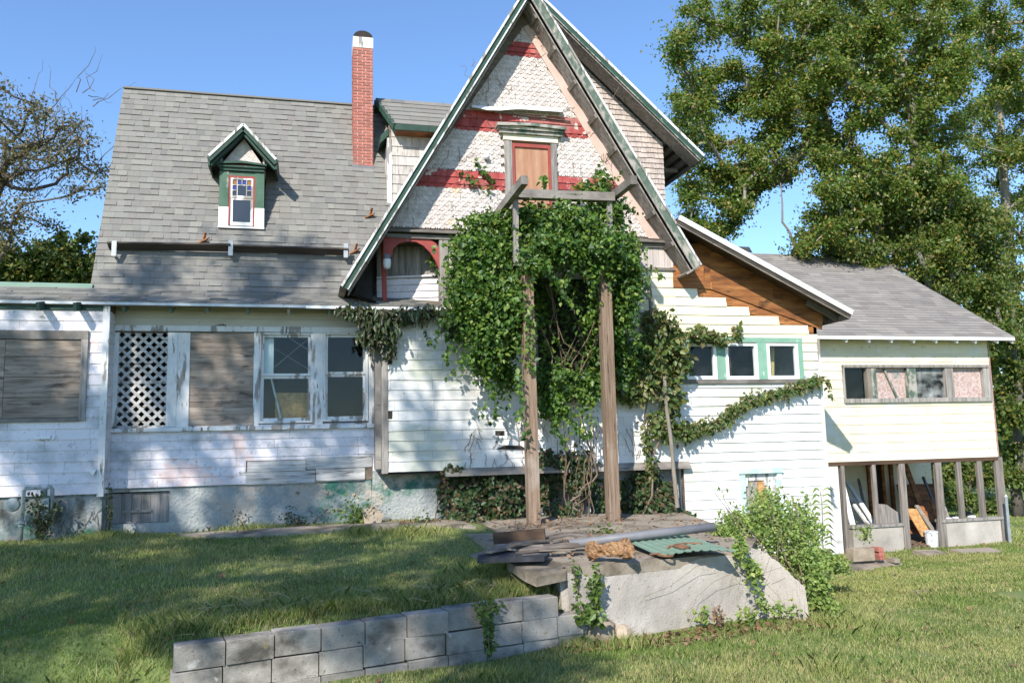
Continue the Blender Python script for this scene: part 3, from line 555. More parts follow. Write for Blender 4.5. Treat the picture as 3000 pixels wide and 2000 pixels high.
# dormer pediment, gable and roof
ped = RC(498, 374, 613, 394, D-.06); pc = (ped[0]+ped[1])/2
part(MB().box(ped[0]+.05, ped[1]-.05, D-.07, D-.003, z1+.01, z1+.06).prism([(ped[0], D-.13, z1+.10), (pc, D-.13, ped[3]+.0), (ped[1], D-.13, z1+.10), (ped[1], D-.13, z1+.13), (pc, D-.13, ped[3]+.04), (ped[0], D-.13, z1+.13)], [(ped[0], D-.003, z1+.10), (pc, D-.003, ped[3]), (ped[1], D-.003, z1+.10), (ped[1], D-.003, z1+.13), (pc, D-.003, ped[3]+.04), (ped[0], D-.003, z1+.13)]).box(ped[0]+.03, ped[1]-.03, D-.10, D-.003, z1+.061, z1+.09), 'window_pediment', M_green, dm)
part(MB().prism([(ped[0]+.06, D-.05, z1+.092), (ped[1]-.06, D-.05, z1+.092), (pc, D-.05, ped[3]-.002)], [(ped[0]+.06, D-.003, z1+.092), (ped[1]-.06, D-.003, z1+.092), (pc, D-.003, ped[3]-.002)]), 'pediment_panel', M_redp, dm)
Yd = D-.22
ap = W(555, 291, Y=Yd); el = W(480, 368, Y=Yd); er = W(634, 368, Y=Yd); el[2] = er[2] = (el[2]+er[2])/2; ap[0] = (el[0]+er[0])/2
gz0 = z1+.10; part(MB().prism([(x0+.0, D-.01, gz0), (x1, D-.01, gz0), (ap[0], D-.01, ap[2]-.13)], [(x0, D+.05, gz0), (x1, D+.05, gz0), (ap[0], D+.05, ap[2]-.13)]), 'dormer_gable', M_pink, dm)
fD = wallfr(D-.012); GSH = []
def notch(fr, x, z, wd, hd, root, parent, m, region, name='gable_shingle', depth=.026):
    """one patterned shingle: a notched plate over a short square tab"""
    p, q = hd
    def inreg(c): return all(((region[(i+1) % len(region)][0]-region[i][0])*(c[1]-region[i][1])-(region[(i+1) % len(region)][1]-region[i][1])*(c[0]-region[i][0])) >= -1e-6 for i in range(len(region)))
    if not (inreg((x, z+q)) or inreg((x-wd*.4, z+q)) or inreg((x+wd*.4, z+q))): return
    h = wd/2-.0012; mb = MB(); r = random.random(); t = depth
    def plate(pl, hf, rr):
        pl = clip(pl, region)
        if len(pl) > 2 and area(pl) > 1e-5: mb.prism([fr.pt(c[0], c[1], hf(c)) for c in pl], [fr.pt(c[0], c[1], -.004) for c in pl], rr, back=False)
    edge = lambda c: z+q*(1-abs(c[0]-x)/(wd/2))
    hf = lambda c: t-(t-.003)*min(1, max(0, (c[1]-edge(c))/(p*1.0)))
    hh = wd*.39
    plate([(x-hh, z), (x-.001, z+q), (x-.001, z+p+q*.5), (x-h, z+p+q*.5), (x-h, z+q*.42)], hf, r)
    plate([(x+.001, z+q), (x+hh, z), (x+h, z+q*.42), (x+h, z+p+q*.5), (x+.001, z+p+q*.5)], hf, r+.13)
    plate([(x-wd*.2, z+q*.08), (x+wd*.2, z+q*.08), (x+wd*.2, z+q*.55), (x, z+q*1.02), (x-wd*.2, z+q*.55)], lambda c: t*.8, r+.05)
    if mb.v: piece(mb, name, m, root, parent)
reg = [(x0+.06, gz0+.06), (x1-.06, gz0+.06), (ap[0], ap[2]-.2)]
k = 0; zz = gz0
while zz < ap[2]:
    xx = x0+(.055 if k % 2 else 0)
    while xx < x1: notch(fD, xx, zz, .11, (.055, .05), house, dm, M_pink, reg, depth=.014); xx += .11
    zz += .055; k += 1
for e, sg in ((el, -1), (er, 1)):
    rb = np.array((ap[0], ap[1]+1.5, ap[2])); eb = np.array((e[0], e[1]+.75, e[2]))
    # the roof slope back to the main roof
    pA, pE = ap+np.array((0, 0, .0)), e; up = nrm(np.cross(pE-pA, (0, 1, 0)))*(1 if np.cross(pE-pA, (0, 1, 0))[2] > 0 else -1)
    q = [pA, pE, eb, rb]
    part(MB().prism([p+up*.05 for p in q], [p for p in q]), 'dormer_roof', M_roof, dm)
    part(MB().bar(pA+np.array((0, -.012, -.03)), pE+np.array((0, -.012, -.03)), .03, .07, up=(0, 0, 1)), 'barge_board', M_green, dm)
    part(MB().bar(pA+np.array((0, -.03, .035)), pE+np.array((0, -.03, .035)), .02, .04, up=(0, 0, 1)), 'barge_trim', M_trimw, dm)
    part(MB().bar(pA+np.array((0, .08, -.11)), pE+np.array((-.02*sg, .08, -.11)), .1, .03, up=(0, 0, 1)), 'rake_moulding', M_green, dm)
    part(MB().bar(pE+np.array((0, 0, -.06)), eb+np.array((0, 0, -.06)), .03, .13), 'eave_board', M_green, dm)
for sx, xx in ((-1, x0), (1, x1)): part(MB().prism([(xx, D, z0), (xx, D+1.1, z1+.3), (xx, D, z1+.3)], [(xx+.03*sx*-1, D, z0), (xx-.03*sx, D+1.1, z1+.3), (xx-.03*sx, D, z1+.3)]), 'dormer_cheek', M_pink, dm)
# --- brick chimney
cY = Wp(834, 384, fr0)[1]
cx0, cx1, cz0, cz1 = RC(811, 108, 858, 382, cY); dpt = .42
cm = part(MB().box(cx0+.012, cx1-.012, cY+.012, cY+dpt-.012, cz0-.1, cz1), 'chimney', M_mortar)
nc = 40; chh = (cz1-cz0)/nc; bw_ = (cx1-cx0)
for i in range(nc):
    z = cz0+i*chh; off = 0 if i % 2 else .5
    E = sorted(set([0, 1]+[t for t in ((.44, .88) if i % 2 else (.2, .62))]))
    for a, b in zip(E[:-1], E[1:]):
        j = random.uniform(-.003, .003); piece(MB().box(cx0+bw_*a+.007, cx0+bw_*b-.007, cY+j, cY+.09, z+.006, z+chh-.008), 'brick', M_brick, house, cm)
    for a, b in ((0.1, .26), (.27, dpt)) if i % 2 else ((.1, .2), (.21, dpt)): piece(MB().box(cx0+random.uniform(-.002, .003), cx0+.07, cY+a, cY+b, z+.006, z+chh-.008), 'brick', M_brick, house, cm)
part(MB().box(cx0-.02, cx1+.02, cY-.02, cY+dpt, cz0-.09, cz0-.004), 'chimney_flashing', M_pipe, cm)
hz = W(834, 88, Y=cY)[2]; tz = W(834, 72, Y=cY)[2]
part(MB().box(cx0+.0, cx1-.0, cY-.004, cY+dpt, cz1+.002, hz+.02), 'chimney_cap_band', M_trimw, cm)
arc = [((cx0+cx1)/2+math.cos(t)*bw_*.49, hz+.021+math.sin(t)*(tz-hz)) for t in np.linspace(0, math.pi, 15)]
part(MB().prism([(p[0], cY+.02, p[1]) for p in arc][::-1], [(p[0], cY+dpt-.02, p[1]) for p in arc][::-1]), 'chimney_hood', mat('sooty_metal', [(.012, .01, .01), (.035, .022, .016)], 6, st=(5, 1, 1), rough=.7), cm)
# --- cross wing beside the chimney
vY = Wp(893, 462, fr0)[1]
vx0 = W(893, 400, Y=vY)[0]; vx1 = vx0+1.7; vz0 = W(893, 475, Y=vY)[2]; vz1 = W(950, 292, Y=vY)[2]
vw = part(MB().box(vx0, vx1, vY, vY+.1, vz0-.3, vz1).box(vx0, vx0+.1, vY+.1, vY+1.4, vz0, vz1), 'cross_wing', M_sheath)
courses(wallfr(vY), rect4(vx0+.05, vx1, vz0-.1, vz1-.04), vz0-.1, vz1-.04, 9, (.15, .30), [], 'wood_shingle', mat('ochre_shingle', [(.34, .315, .285), (.48, .45, .415), (.58, .56, .53)], 5, st=(4, 4, .4), tint=.14, rough=.8, bump=.4, bsc=22, bst=(5, 5, .4), patches=[((.26, .22, .18), 5, (4, 4, .5), .56, .12)]), house, vw, hb=.016, tilt=.003)
part(MB().box(vx0-.03, vx0+.05, vY-.03, vY-.002, vz0-.3, vz1-.25), 'corner_board', M_trimw, vw)
part(MB().box(vx0-.03, vx0-.002, vY+.0, vY+.12, vz0-.1, vz1-.3), 'corner_board', M_trimw, vw)
part(MB().box(vx0-.025, vx0-.002, vY+.13, vY+.24, vz0-.1, vz1-.33), 'window_jamb', M_redp, vw)
part(MB().box(vx0-.03, vx0-.002, vY+.25, vY+.40, vz0-.05, vz1-.33), 'corner_board', M_trimw, vw)
hq = [W(878, 345, Y=vY+.05), W(905, 292, Y=vY-.0)]
part(MB().prism([(vx0-.16, vY-.02, vz1-.36), (vx0-.002, vY-.02, vz1-.2), (vx0-.002, vY-.02, vz1-.06), (vx0-.14, vY-.02, vz1-.2)], [(vx0-.16, vY+.6, vz1-.36), (vx0-.002, vY+.6, vz1-.2), (vx0-.002, vY+.6, vz1-.06), (vx0-.14, vY+.6, vz1-.2)]), 'window_hood', M_green, vw)
eY = vY-.28; e0 = W(906, 284, Y=eY); e1 = W(1004, 290, Y=eY); rY = vY+.75; r0 = W(864, 227, Y=rY); r1 = W(1030, 237, Y=rY)
ez, rz = (e0[2]+e1[2])/2, (r0[2]+r1[2])/2; rx0 = r0[0]; ex0 = e0[0]; xr = e1[0]+.9
fv = Fr((0, eY, ez), (1, 0, 0), (0, rY-eY, rz-ez)); LV = math.hypot(rY-eY, rz-ez)
vr = part(MB().prism([fv.pt(ex0, 0), fv.pt(xr, 0), fv.pt(xr, LV), fv.pt(rx0, LV)], [fv.pt(ex0, 0, -.07), fv.pt(xr, 0, -.07), fv.pt(xr, LV, -.07), fv.pt(rx0, LV, -.07)]).prism([(rx0, rY, rz), (xr, rY, rz), (xr, rY+1, rz-.9), (rx0, rY+1, rz-.9)], [(rx0, rY, rz-.07), (xr, rY, rz-.07), (xr, rY+1, rz-.97), (rx0, rY+1, rz-.97)]), 'wing_roof', M_sheath)
courses(fv, [(ex0-.02, -.02), (xr, -.02), (xr, LV), (rx0-.02, LV)], -.02, LV, 6, (.2, .4), [], 'roof_shingle', M_roof, house, vr, ht=.001, hb=.014, h0=.002)
part(MB().box(ex0, xr, eY-.02, eY-.003, ez-.12, ez-.01), 'eave_board', M_green, vr)
part(MB().box(ex0+.03, xr, eY, vY-.002, ez-.13, ez-.11), 'soffit', M_brownw, vr)
part(MB().bar((ex0-.0, eY, ez-.06), (rx0-.0, rY, rz-.06), .04, .12), 'barge_board', M_green, vr)
part(MB().bar((rx0-.01, rY, rz-.07), (rx0-.01, rY+1, rz-.95), .05, .14), 'barge_board', M_green, vr)
# ================================================================== FRONT GABLE AND CENTRE WALL
zstr = 5.36
apx = W(1216, -42, Y=YG); lft = W(783, 657, Y=YG); rgt = W(1608, 609, Y=YG)
sl_l = (apx[2]-lft[2])/(apx[0]-lft[0]); sl_r = (apx[2]-rgt[2])/(rgt[0]-apx[0])
def xl(z): return apx[0]-(apx[2]-z)/sl_l
def xr_(z): return apx[0]+(apx[2]-z)/sl_r
gl, gr_ = .10, .12
greg = [(xl(zstr)+gl, zstr), (xr_(zstr)-gr_, zstr), (apx[0], apx[2]-.3)]
gw = part(MB().prism([(p[0], YC, p[1]) for p in greg], [(p[0], YC+.12, p[1]) for p in greg]), 'gable_wall', M_sheath)
gwin = RC(1157, 328, 1281, 470, YC); gop = RC(1178, 338, 1263, 440, YC)
B1 = RC(1162, 95, 1265, 137, YC); B2 = RC(1070, 253, 1350, 316, YC); B3 = RC(985, 388, 1440, 450, YC)
bands = [(B1[2], B1[3]), (B2[2], B2[3]), (B3[2], B3[3])]
pinkw = .24
sreg = [(xl(zstr)+.10, zstr+.03), (xr_(zstr)-pinkw-.2, zstr+.03), (apx[0]-.03, apx[2]-.62)]
fG = wallfr(YC-.002)
wd, hd = .154, (.0765, .066); zs0 = zstr+.03; rows = []
for b0, b1 in bands:
    k0 = round((b0-zs0)/hd[0]); zr = zs0+k0*hd[0]; rows.append((k0, b1))
    courses(fG, clip(rect4(sreg[0][0], sreg[1][0], zr+hd[0], b1), sreg), zr+hd[0], b1, 2, (.10, .17), [gwin], 'wood_shingle', M_red, house, gw, ht=.012, hb=.028, h0=.002)
zz = zs0; k = 0
while zz < apx[2]-.5:
    xx = sreg[0][0]+(wd/2 if k % 2 else 0); rg = sreg; hide = False; red = False
    for k0, b1 in rows:
        if k == k0: red = True; rg = clip(sreg, [(-20, -20), (20, -20), (20, zs0+k0*hd[0]+hd[0]), (-20, zs0+k0*hd[0]+hd[0])])
        elif k == k0-1: rg = sreg
        elif k > k0 and zz+hd[0] < b1-.01: hide = True
        elif k > k0 and zz < b1: rg = clip(sreg, [(-20, b1), (20, b1), (20, 30), (-20, 30)])
    while xx < sreg[1][0] and not hide:
        inw = gwin[0]-.02 < xx < gwin[1]+.02 and zz < gwin[3]+.16
        if not inw: notch(fG, xx, zz, wd, hd, house, gw, M_red if red else M_pink, rg)
        xx += wd
    zz += hd[0]; k += 1
# trim boards along the rakes
def rk(side, z, off): return (xl(z)+off) if side < 0 else (xr_(z)-off)
for side, o1, o2 in ((-1, .02, .11), (1, .02, pinkw+.2)):
    za, zb_ = zstr+.01, apx[2]-.45
    za2, zb2 = za, apx[2]-.62
    q = [(rk(side, za, o1), za), (rk(side, zb_, o1), zb_), (rk(side, zb2, o2), zb2) if side < 0 else (apx[0]-.02, zb2+.0), (rk(side, za, o2), za)]
    if side > 0: q = q[::-1]
    q = q[::-1]
    part(MB().prism([(p[0], YC-.03, p[1]) for p in q], [(p[0], YC-.001, p[1]) for p in q]), 'rake_trim', M_pinkt, gw)
# gable window: jambs, board, pediment
x0, x1, z0, z1 = gop
gwn = part(MB().box(x0+.02, x1-.02, YC-.006, YC-.002, z0-.3, z1), 'gable_window', M_tan)
part(MB().box(x0-.025, x0+.02, YC-.035, YC-.001, z0-.3, z1+.06).box(x1-.02, x1+.025, YC-.035, YC-.001, z0-.3, z1+.06).box(x0+.02, x1-.02, YC-.035, YC-.001, z1, z1+.06), 'window_jamb', M_redp, gwn)
part(MB().box(gwin[0], x0-.026, YC-.045, YC-.001, z0-.35, z1+.10), 'window_trim', M_greyv, gwn); part(MB().box(x1+.026, gwin[1], YC-.045, YC-.001, z0-.35, z1+.10), 'window_trim', M_greyv, gwn)
part(MB().box(gwin[0]-.02, gwin[1]+.02, YC-.06, YC-.001, z1+.102, z1+.20), 'window_trim', M_cream, gwn)
pq = RC(1140, 291, 1298, 326, YC-.1); pc = (pq[0]+pq[1])/2; zp = z1+.203
part(MB().box(pq[0]+.05, pq[1]-.05, YC-.11, YC-.001, zp, zp+.055).box(pq[0]+.02, pq[1]-.02, YC-.15, YC-.001, zp+.056, zp+.085), 'window_pediment', M_greenw, gwn)
for sg, xe in ((-1, pq[0]), (1, pq[1])):
    for j, (d, h, yo, mm) in enumerate(((.0, .05, .19, M_greenw), (.055, .03, .14, M_cream), (.09, .03, .10, M_green))):
        part(MB().bar((xe-(0 if j == 0 else .07*j)*sg, YC-yo/2, zp+.115-.006*j), (pc+.0*sg, YC-yo/2, pq[3]+.05-d), yo-.003*j-(.002 if sg > 0 else 0), h, up=(0, 0, 1)), 'pediment_moulding', mm, gwn)
part(MB().prism([(pq[0]+.12, YC-.03, zp+.086), (pq[1]-.12, YC-.03, zp+.086), (pc, YC-.03, pq[3]-.03)], [(pq[0]+.12, YC-.001, zp+.086), (pq[1]-.12, YC-.001, zp+.086), (pc, YC-.001, pq[3]-.03)]), 'pediment_panel', M_cream, gwn)
# loose flashing and a weathered board over the window
fa = RC(1086, 243, 1186, 254, YC); 
P = [(1084, 241), (1120, 246), (1150, 247), (1190, 243), (1240, 247), (1292, 253)]
part(MB().prism([W(x, y, Y=YC-.10-.02*(i % 2)) for i, (x, y) in enumerate(P)]+[W(x, y+7-(3 if i in (0, 5) else 0), Y=YC-.17) for i, (x, y) in reversed(list(enumerate(P)))], [W(x, y, Y=YC-.012) for x, y in P]+[W(x, y+6, Y=YC-.155) for x, y in reversed(P)]), 'loose_flashing', M_trimclean, gw)
q = RC(1134, 258, 1308, 282, YC); part(MB().prism([(q[0], YC-.075, q[2]+.06), (q[1], YC-.075, q[2]-.0), (q[1], YC-.065, q[3]-.09), (q[0], YC-.065, q[3]-.0)], [(q[0], YC-.036, q[2]+.06), (q[1], YC-.036, q[2]), (q[1], YC-.036, q[3]-.09), (q[0], YC-.036, q[3])]), 'weathered_panel', M_grey, gw)
# flood light
p = W(1119, 360, Y=YC-.1); fl = part(MB().lathe(p, [(.012, -.02), (.05, .0), (.045, .06), (.02, .09)], 10, axis=(-.3, .8, .35)), 'flood_light', M_trimclean, gw); part(MB().bar(p+np.array((.02, .05, -.02)), (p[0]+.03, YC-.01, p[2]-.05), .03, .03), 'light_arm', M_steel, fl)
# --- gable roof
bk = 3.4
for side, e in ((-1, lft), (1, rgt)):
    d = nrm(e-apx); up = nrm(np.cross(d, (0, 1, 0)));  up = up if up[2] > 0 else -up
    q = [apx, e, e+np.array((0, bk if side > 0 else 1.3, 0)), apx+np.array((0, bk, 0))]
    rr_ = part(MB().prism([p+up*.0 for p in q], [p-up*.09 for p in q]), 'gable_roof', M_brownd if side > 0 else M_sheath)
    # shingles on the slope
    L = np.linalg.norm(e-apx); fq = Fr(e, (0, -1, 0) if side < 0 else (0, 1, 0), -d)
    if fq.n.dot(up) < 0: fq = Fr(e, -fq.u, -d)
    s0 = fq.u[1]; reg = rect4(min(0, s0*1.2)-.0, max(0, s0*1.2)+.0, 0, L)
    courses(fq, reg, -.02, L, 42, (.4, .7), [], 'roof_shingle', M_roof, house, rr_, ht=.001, hb=.012, h0=.002)
    off = -up*.10
    bh_ = .12 if side > 0 else .075; off = -up*(.03+bh_/2)
    part(MB().bar(apx+off+np.array((0, -.02, 0)), e+off+np.array((0, -.02, 0)), .035, bh_, up=up), 'barge_board', M_greenw if side > 0 else M_green, rr_)
    part(MB().bar(apx-up*.012+np.array((0, -.05, 0)), e-up*.012+np.array((0, -.05, 0)), .026, .034, up=up), 'barge_trim', M_trimw, rr_)
    part(MB().bar(apx-up*(.04+bh_)+np.array((0, -.045, 0)), e-up*(.04+bh_)+np.array((0, -.045, 0)), .02, .022, up=up), 'barge_trim', M_trimw if side < 0 else M_greyv, rr_)
    part(MB().bar(apx-up*(.07+bh_)+np.array((0, .2, 0)), e-up*(.07+bh_)+np.array((0, .2, 0)), .36, .02, up=up), 'soffit', M_greyv, rr_)
    if side > 0:
        for t in (.10, .21, .33, .45, .565, .68, .79, .90):
            c = apx+(e-apx)*t-up*(.10+bh_); part(MB().bar(c+np.array((0, .02, 0)), c+np.array((0, .37, 0)), .07, .045, up=up), 'lookout_block', M_grey, rr_)
        part(MB().bar(e-up*.16+np.array((0, -.03, 0)), e-up*.16+np.array((0, .5, 0)), .03, .30, up=up), 'eave_board', M_greyv, rr_)
# string course
sa = RC(885, 527, 1060, 541, YC-.1); sb = RC(1450, 546, 1535, 560, YC-.1)
part(MB().prism([(sa[0], YC-.13, 5.30), (sb[1], YC-.13, 5.28), (sb[1], YC-.13, 5.31), (sa[0], YC-.13, 5.33)], [(sa[0], YC-.001, 5.30), (sb[1], YC-.001, 5.28), (sb[1], YC-.001, 5.36), (sa[0], YC-.001, 5.38)]), 'string_course', M_grey)
part(MB().box(sa[0]+.02, sb[1]-.02, YC-.06, YC-.001, 5.21, 5.275), 'string_moulding', M_grey)
# --- arched porch corner
ax0 = W(872, 600, Y=YC)[0]; ax1 = W(1022, 600, Y=YC)[0]; az0 = 4.18; az1 = 5.205
# red arched bracket
acx = (W(905, 600, Y=YC)[0]+W(1000, 600, Y=YC)[0])/2; aw = ax1-ax0
ah = [W(x, y, Y=YC)[[0, 2]] for x, y in ((900, 590), (903, 572), (915, 560), (935, 555), (955, 556), (972, 565), (987, 580), (999, 598), (1008, 618), (1014, 640))]
ao = [W(x, y, Y=YC)[[0, 2]] for x, y in ((880, 590), (880, 545), (912, 544), (937, 544), (958, 545), (980, 547), (1001, 560), (1014, 580), (1021, 602), (1023, 640))]
mb = MB()
for p0, p1, q1, q0 in zip(ah[:-1], ah[1:], ao[1:], ao[:-1]):
    F4 = [p0, q0, q1, p1][::-1]; mb.prism([(p[0], YC-.03, p[1]) for p in F4][::-1], [(p[0], YC+.03, p[1]) for p in F4][::-1], r=.4)
part(mb, 'arch_bracket', M_redp)
part(MB().bar((ax0+.10, YC+.25, 4.2), (ax0+.08, YC+.25, 5.2), .07, .07), 'porch_post', M_redp)
p = W(889, 600, Y=YC-.0); lt = part(MB().lathe((p[0], YC, p[2]-.13), [(.004, 0), (.05, .02), (.065, .09), (.062, .16)], 12), 'porch_light', M_trimclean); part(MB().lathe((p[0], YC, p[2]+.032), [(.064, 0), (.064, .06), (.03, .10), (.015, .13)], 12), 'lamp_cap', M_pipe, lt)
bkY = YC+.75
part(MB().prism([(ax0+.0, YC+.55, 4.1), (ax1+.3, YC+.35, 4.1), (ax1+.3, YC+.35, 5.3), (ax0, YC+.55, 5.3)], [(ax0, YC+.65, 4.1), (ax1+.3, YC+.45, 4.1), (ax1+.3, YC+.45, 5.3), (ax0, YC+.65, 5.3)]), 'porch_back_wall', M_sheath)
fB = Fr((ax0, YC+.548, 0), (ax1+.3-ax0, -.2, 0), (0, 0, 1))
for i in range(11): part(MB().prism(*[[fB.pt(a, b, h) for a, b in rect4(.12*i+.003, .12*i+.117, 4.66, 5.2)] for h in (.02, .002)]), 'porch_board', M_greyv)
for i in range(5):
    z = 4.10+.11*i; part(lap(fB, [(0, z), (1.4, z+.03+.006*i), (1.4, z+.13+.006*i), (0, z+.108)], z, z+.12, .004, .006, .022), 'lap_board', M_lilac)
part(MB().prism(*[[fB.pt(a, b, h) for a, b in ((0, 4.655), (1.4, 4.71), (1.4, 4.74), (0, 4.685))] for h in (.05, .002)]), 'porch_rail', M_lilac)
part(MB().prism([(ax0-.05, YC+.55, 4.1), (ax0-.05, YC+.0, 4.2), (ax0-.4, YC+.0, 4.3), (ax0-.05, YC+.55, 5.4)], [(ax0-.10, YC+.65, 4.1), (ax0-.10, YC+.1, 4.2), (ax0-.45, YC+.1, 4.3), (ax0-.1, YC+.65, 5.4)]), 'porch_side', M_dark)
M_fade = mat('faded_boards', [(.42, .37, .35), (.58, .51, .48)], 5, st=(5, 5, .3), tint=.12, patches=[((.28, .24, .2), 5, (5, 5, .3), .58, .1)])
# --- vertical boards under the string course
vb0 = W(1028, 600, Y=YC)[0]; vb1 = W(1545, 590, Y=YC)[0]; ccz = 4.86
part(MB().box(vb0+.06, 6.1, YC+.004, YC+.1, 3.9, 5.2), 'centre_wall', M_sheath)
x = vb0
while x < vb1:
    wv = .105; part(MB().box(x+.003, x+wv-.003, YC-.018-random.uniform(0, .004), YC-.001, ccz+random.uniform(-.01, .01), 5.205), 'vertical_board', M_greyv if random.random() < .15 else M_fade); x += wv
part(MB().box(vb0-.14, vb0+.0, YC-.05, YC+.1, 4.05, 5.2), 'porch_corner_post', M_greyv)
# --- centre wall siding
CX0 = W(891, 900, Y=YC)[0]; cz0 = 1.54; CX1 = 8.88
shed_a = W(1630, 664, Y=YC); shed_b = W(1890, 757, Y=YC)
ws_y = (786, 873); WS = [RC(1452, 786, 1494, 869, YC), RC(1570, 787, 1646, 874, YC), RC(1662, 786, 1741, 874, YC), RC(1757, 786, 1834, 873, YC)]
wstrip = RC(1540, 774, 1846, 877, YC)
bwin = RC(1697, 1076, 1800, 1200, YC); bdoor = RC(1283, 1118, 1362, 1215, YC+.3)
hol = [WS[0], wstrip, bwin]
cwall = part(holed(MB(), YC+.0, .1, (CX0, 6.15, cz0, 3.9), WS).add(holed(MB(), YC+.0, .1, (6.15, CX1, -.15, 3.9), WS+[bwin])), 'centre_wall', M_sheath)
white2cream = lambda x, z: M_cream if (z > 3.02+.25*random.random() and x > 4.6) else M_white
ztop = lambda x: shed_a[2]+(shed_b[2]-shed_a[2])*(x-shed_a[0])/(shed_b[0]-shed_a[0])
dh = .157; n1 = int((4.06-cz0)/dh)
gone = [RC(1137, 989, 1159, 1000, YC)]
courses(fC, rect4(CX0, 2.6, cz0, cz0+n1*dh), cz0, cz0+n1*dh, n1, (.60, .66), hol+gone, 'siding_shingle', M_white, house, cwall, tilt=.006, hb=.017)
courses(fC, rect4(2.6, 6.15, cz0, cz0+n1*dh), cz0, cz0+n1*dh, n1, (.60, .66), hol+gone, 'siding_shingle', white2cream, house, cwall, tilt=.004)
part(MB().box(gone[0][0], gone[0][1], YC-.004, YC-.001, gone[0][2], gone[0][3]), 'dark_gap', M_dark, cwall)
part(MB().prism([(q[0], YC-.03, q[2]) for q in [W(x, y, Y=YC) for x, y in ((1140, 1031), (1158, 1022), (1195, 1023), (1212, 1032))]], [(q[0], YC-.002, q[2]) for q in [W(x, y, Y=YC) for x, y in ((1140, 1031), (1158, 1022), (1195, 1023), (1212, 1032))]]), 'dark_gap', M_dark, cwall)
nn = int((cz0+.15)/dh); zlo = cz0-nn*dh
courses(fC, rect4(6.15, CX1, zlo, cz0), zlo, cz0, nn, (.60, .66), hol, 'siding_shingle', M_white, house, cwall)
z = cz0; i = 0
while z < 4.9:
    zt = z+dh
    xe = CX1
    zc = zt
    if zc > shed_b[2]-.02: xe = min(CX1, shed_a[0]+(shed_a[2]-zc)/(shed_a[2]-shed_b[2])*(shed_b[0]-shed_a[0])-.12+random.uniform(-.12, .1))
    if xe > 6.15:
        courses(fC, rect4(6.15, xe, z, zt), z, zt, 1, (.60, .66), hol, 'siding_shingle', white2cream, house, cwall, hb=.02)
        if xe < CX1-.1: part(MB().box(xe-.005, xe+.10, YC-.016, YC-.002, z+.02, zt-.02), 'furring_strip', M_brownw, cwall)
    elif z > 4.0 and xe > 4.5: courses(fC, rect4(5.4, xe, z, min(zt, 4.86)), z, zt, 1, (.60, .66), hol, 'siding_shingle', M_cream, house, cwall, hb=.02)
    z = zt; i += 1
courses(fC, rect4(5.4, 6.2, cz0+n1*dh, 4.85), cz0+n1*dh, 4.85, max(1, round((4.85-cz0-n1*dh)/dh)), (.6, .66), [], 'siding_shingle', M_cream, house, cwall)
courses(fC, rect4(vb0+.0, 5.4, cz0+n1*dh, 4.85), cz0+n1*dh, 4.85, 5, (.6, .66), [], 'siding_shingle', M_cream, house, cwall)
part(MB().box(vb0, vb1+.02, YC-.05, YC-.001, 4.815, 4.85), 'drip_moulding', M_grey)
# bare planks under the shed roof
bp = part(MB().prism([(p[0], YC+.0, p[1]) for p in ((5.9, 4.1), (CX1, 3.6), (CX1, 3.95), (6.3, 5.3), (5.9, 5.3))], [(p[0], YC+.08, p[1]) for p in ((5.9, 4.1), (CX1, 3.6), (CX1, 3.95), (6.3, 5.3), (5.9, 5.3))]), 'bare_plank_wall', M_brownw)
pk = lambda *q: [(W(x, y, Y=YC)[0], W(x, y, Y=YC)[2]) for x, y in q]
for rg in (pk((1545, 661), (1630, 664), (1630, 560), (1545, 560)), pk((1630, 664), (1886, 757), (1890, 700), (1630, 560))):
    courses(fC, rg, 3.62, 5.42, 7, (1.0, 2.2), [], 'bare_plank', M_brownw, house, bp, ht=.024, hb=.026, h0=.002, gap=.003, jit=.0)
# corner boards
part(MB().box(CX1-.03, CX1+.02, YC-.034, YC+.07, -.15, 3.66), 'corner_board', M_trimw)
part(MB().box(CX0-.10, CX0-.004, YC-.03, YS+.1, cz0-.02, 4.05), 'corner_board', M_greyv); part(MB().box(CX0-.19, CX0-.103, YC+.06, YS+.1, cz0+.05, 4.05), 'corner_board', M_grey)
for y in (828, 953): q = W(893, y, Y=YC); part(MB().box(q[0]-.02, q[0]+.05, YC-.022, YC-.012, q[2]-.06, q[2]+.06), 'dark_gap', M_dark)
# ledge over the cellar wall
q = RC(985, 1050, 1584, 1072, YC-.05)
part(MB().prism([(2.1, YC-.12, q[2]-.02), (q[1], YC-.12, q[2]-.02), (q[1], YC-.12, q[2]+.02), (2.1, YC-.12, q[2]+.02)], [(2.1, YC-.021, q[2]-.0), (q[1], YC-.021, q[2]), (q[1], YC-.021, q[2]+.1), (2.1, YC-.021, q[2]+.1)]), 'water_table', M_grey)
fw = part(holed(MB(), YC+.30, .2, (1.05, 6.15, .2, cz0+.0), [bdoor]), 'foundation_wall', M_stucco)
part(MB().box(6.12, 6.15, YC+.1, YC+.5, .2, cz0), 'foundation_wall', M_white)
part(MB().box(1.1, 6.15, YC+.02, YC+.3, cz0-.04, cz0-.005), 'floor_edge', M_dark)
# cellar door
x0, x1, z0, z1 = bdoor
cd = part(MB().box(x0, x1-.1, YC+.36, YC+.38, z0, z1), 'cellar_door', M_ply); part(MB().box(x1-.1, x1-.03, YC+.28, YC+.36, z0, z1), 'door_jamb', M_trimw, cd); part(MB().box(x0+.06, x1-.12, YC+.27, YC+.35, z0+.09, z0+.15), 'door_board', M_trimw, cd)
part(MB().box(x0-.1, x1+.05, YC+.40, YC+.5, z0-.4, z1+.1), 'inside_wall', M_dark)
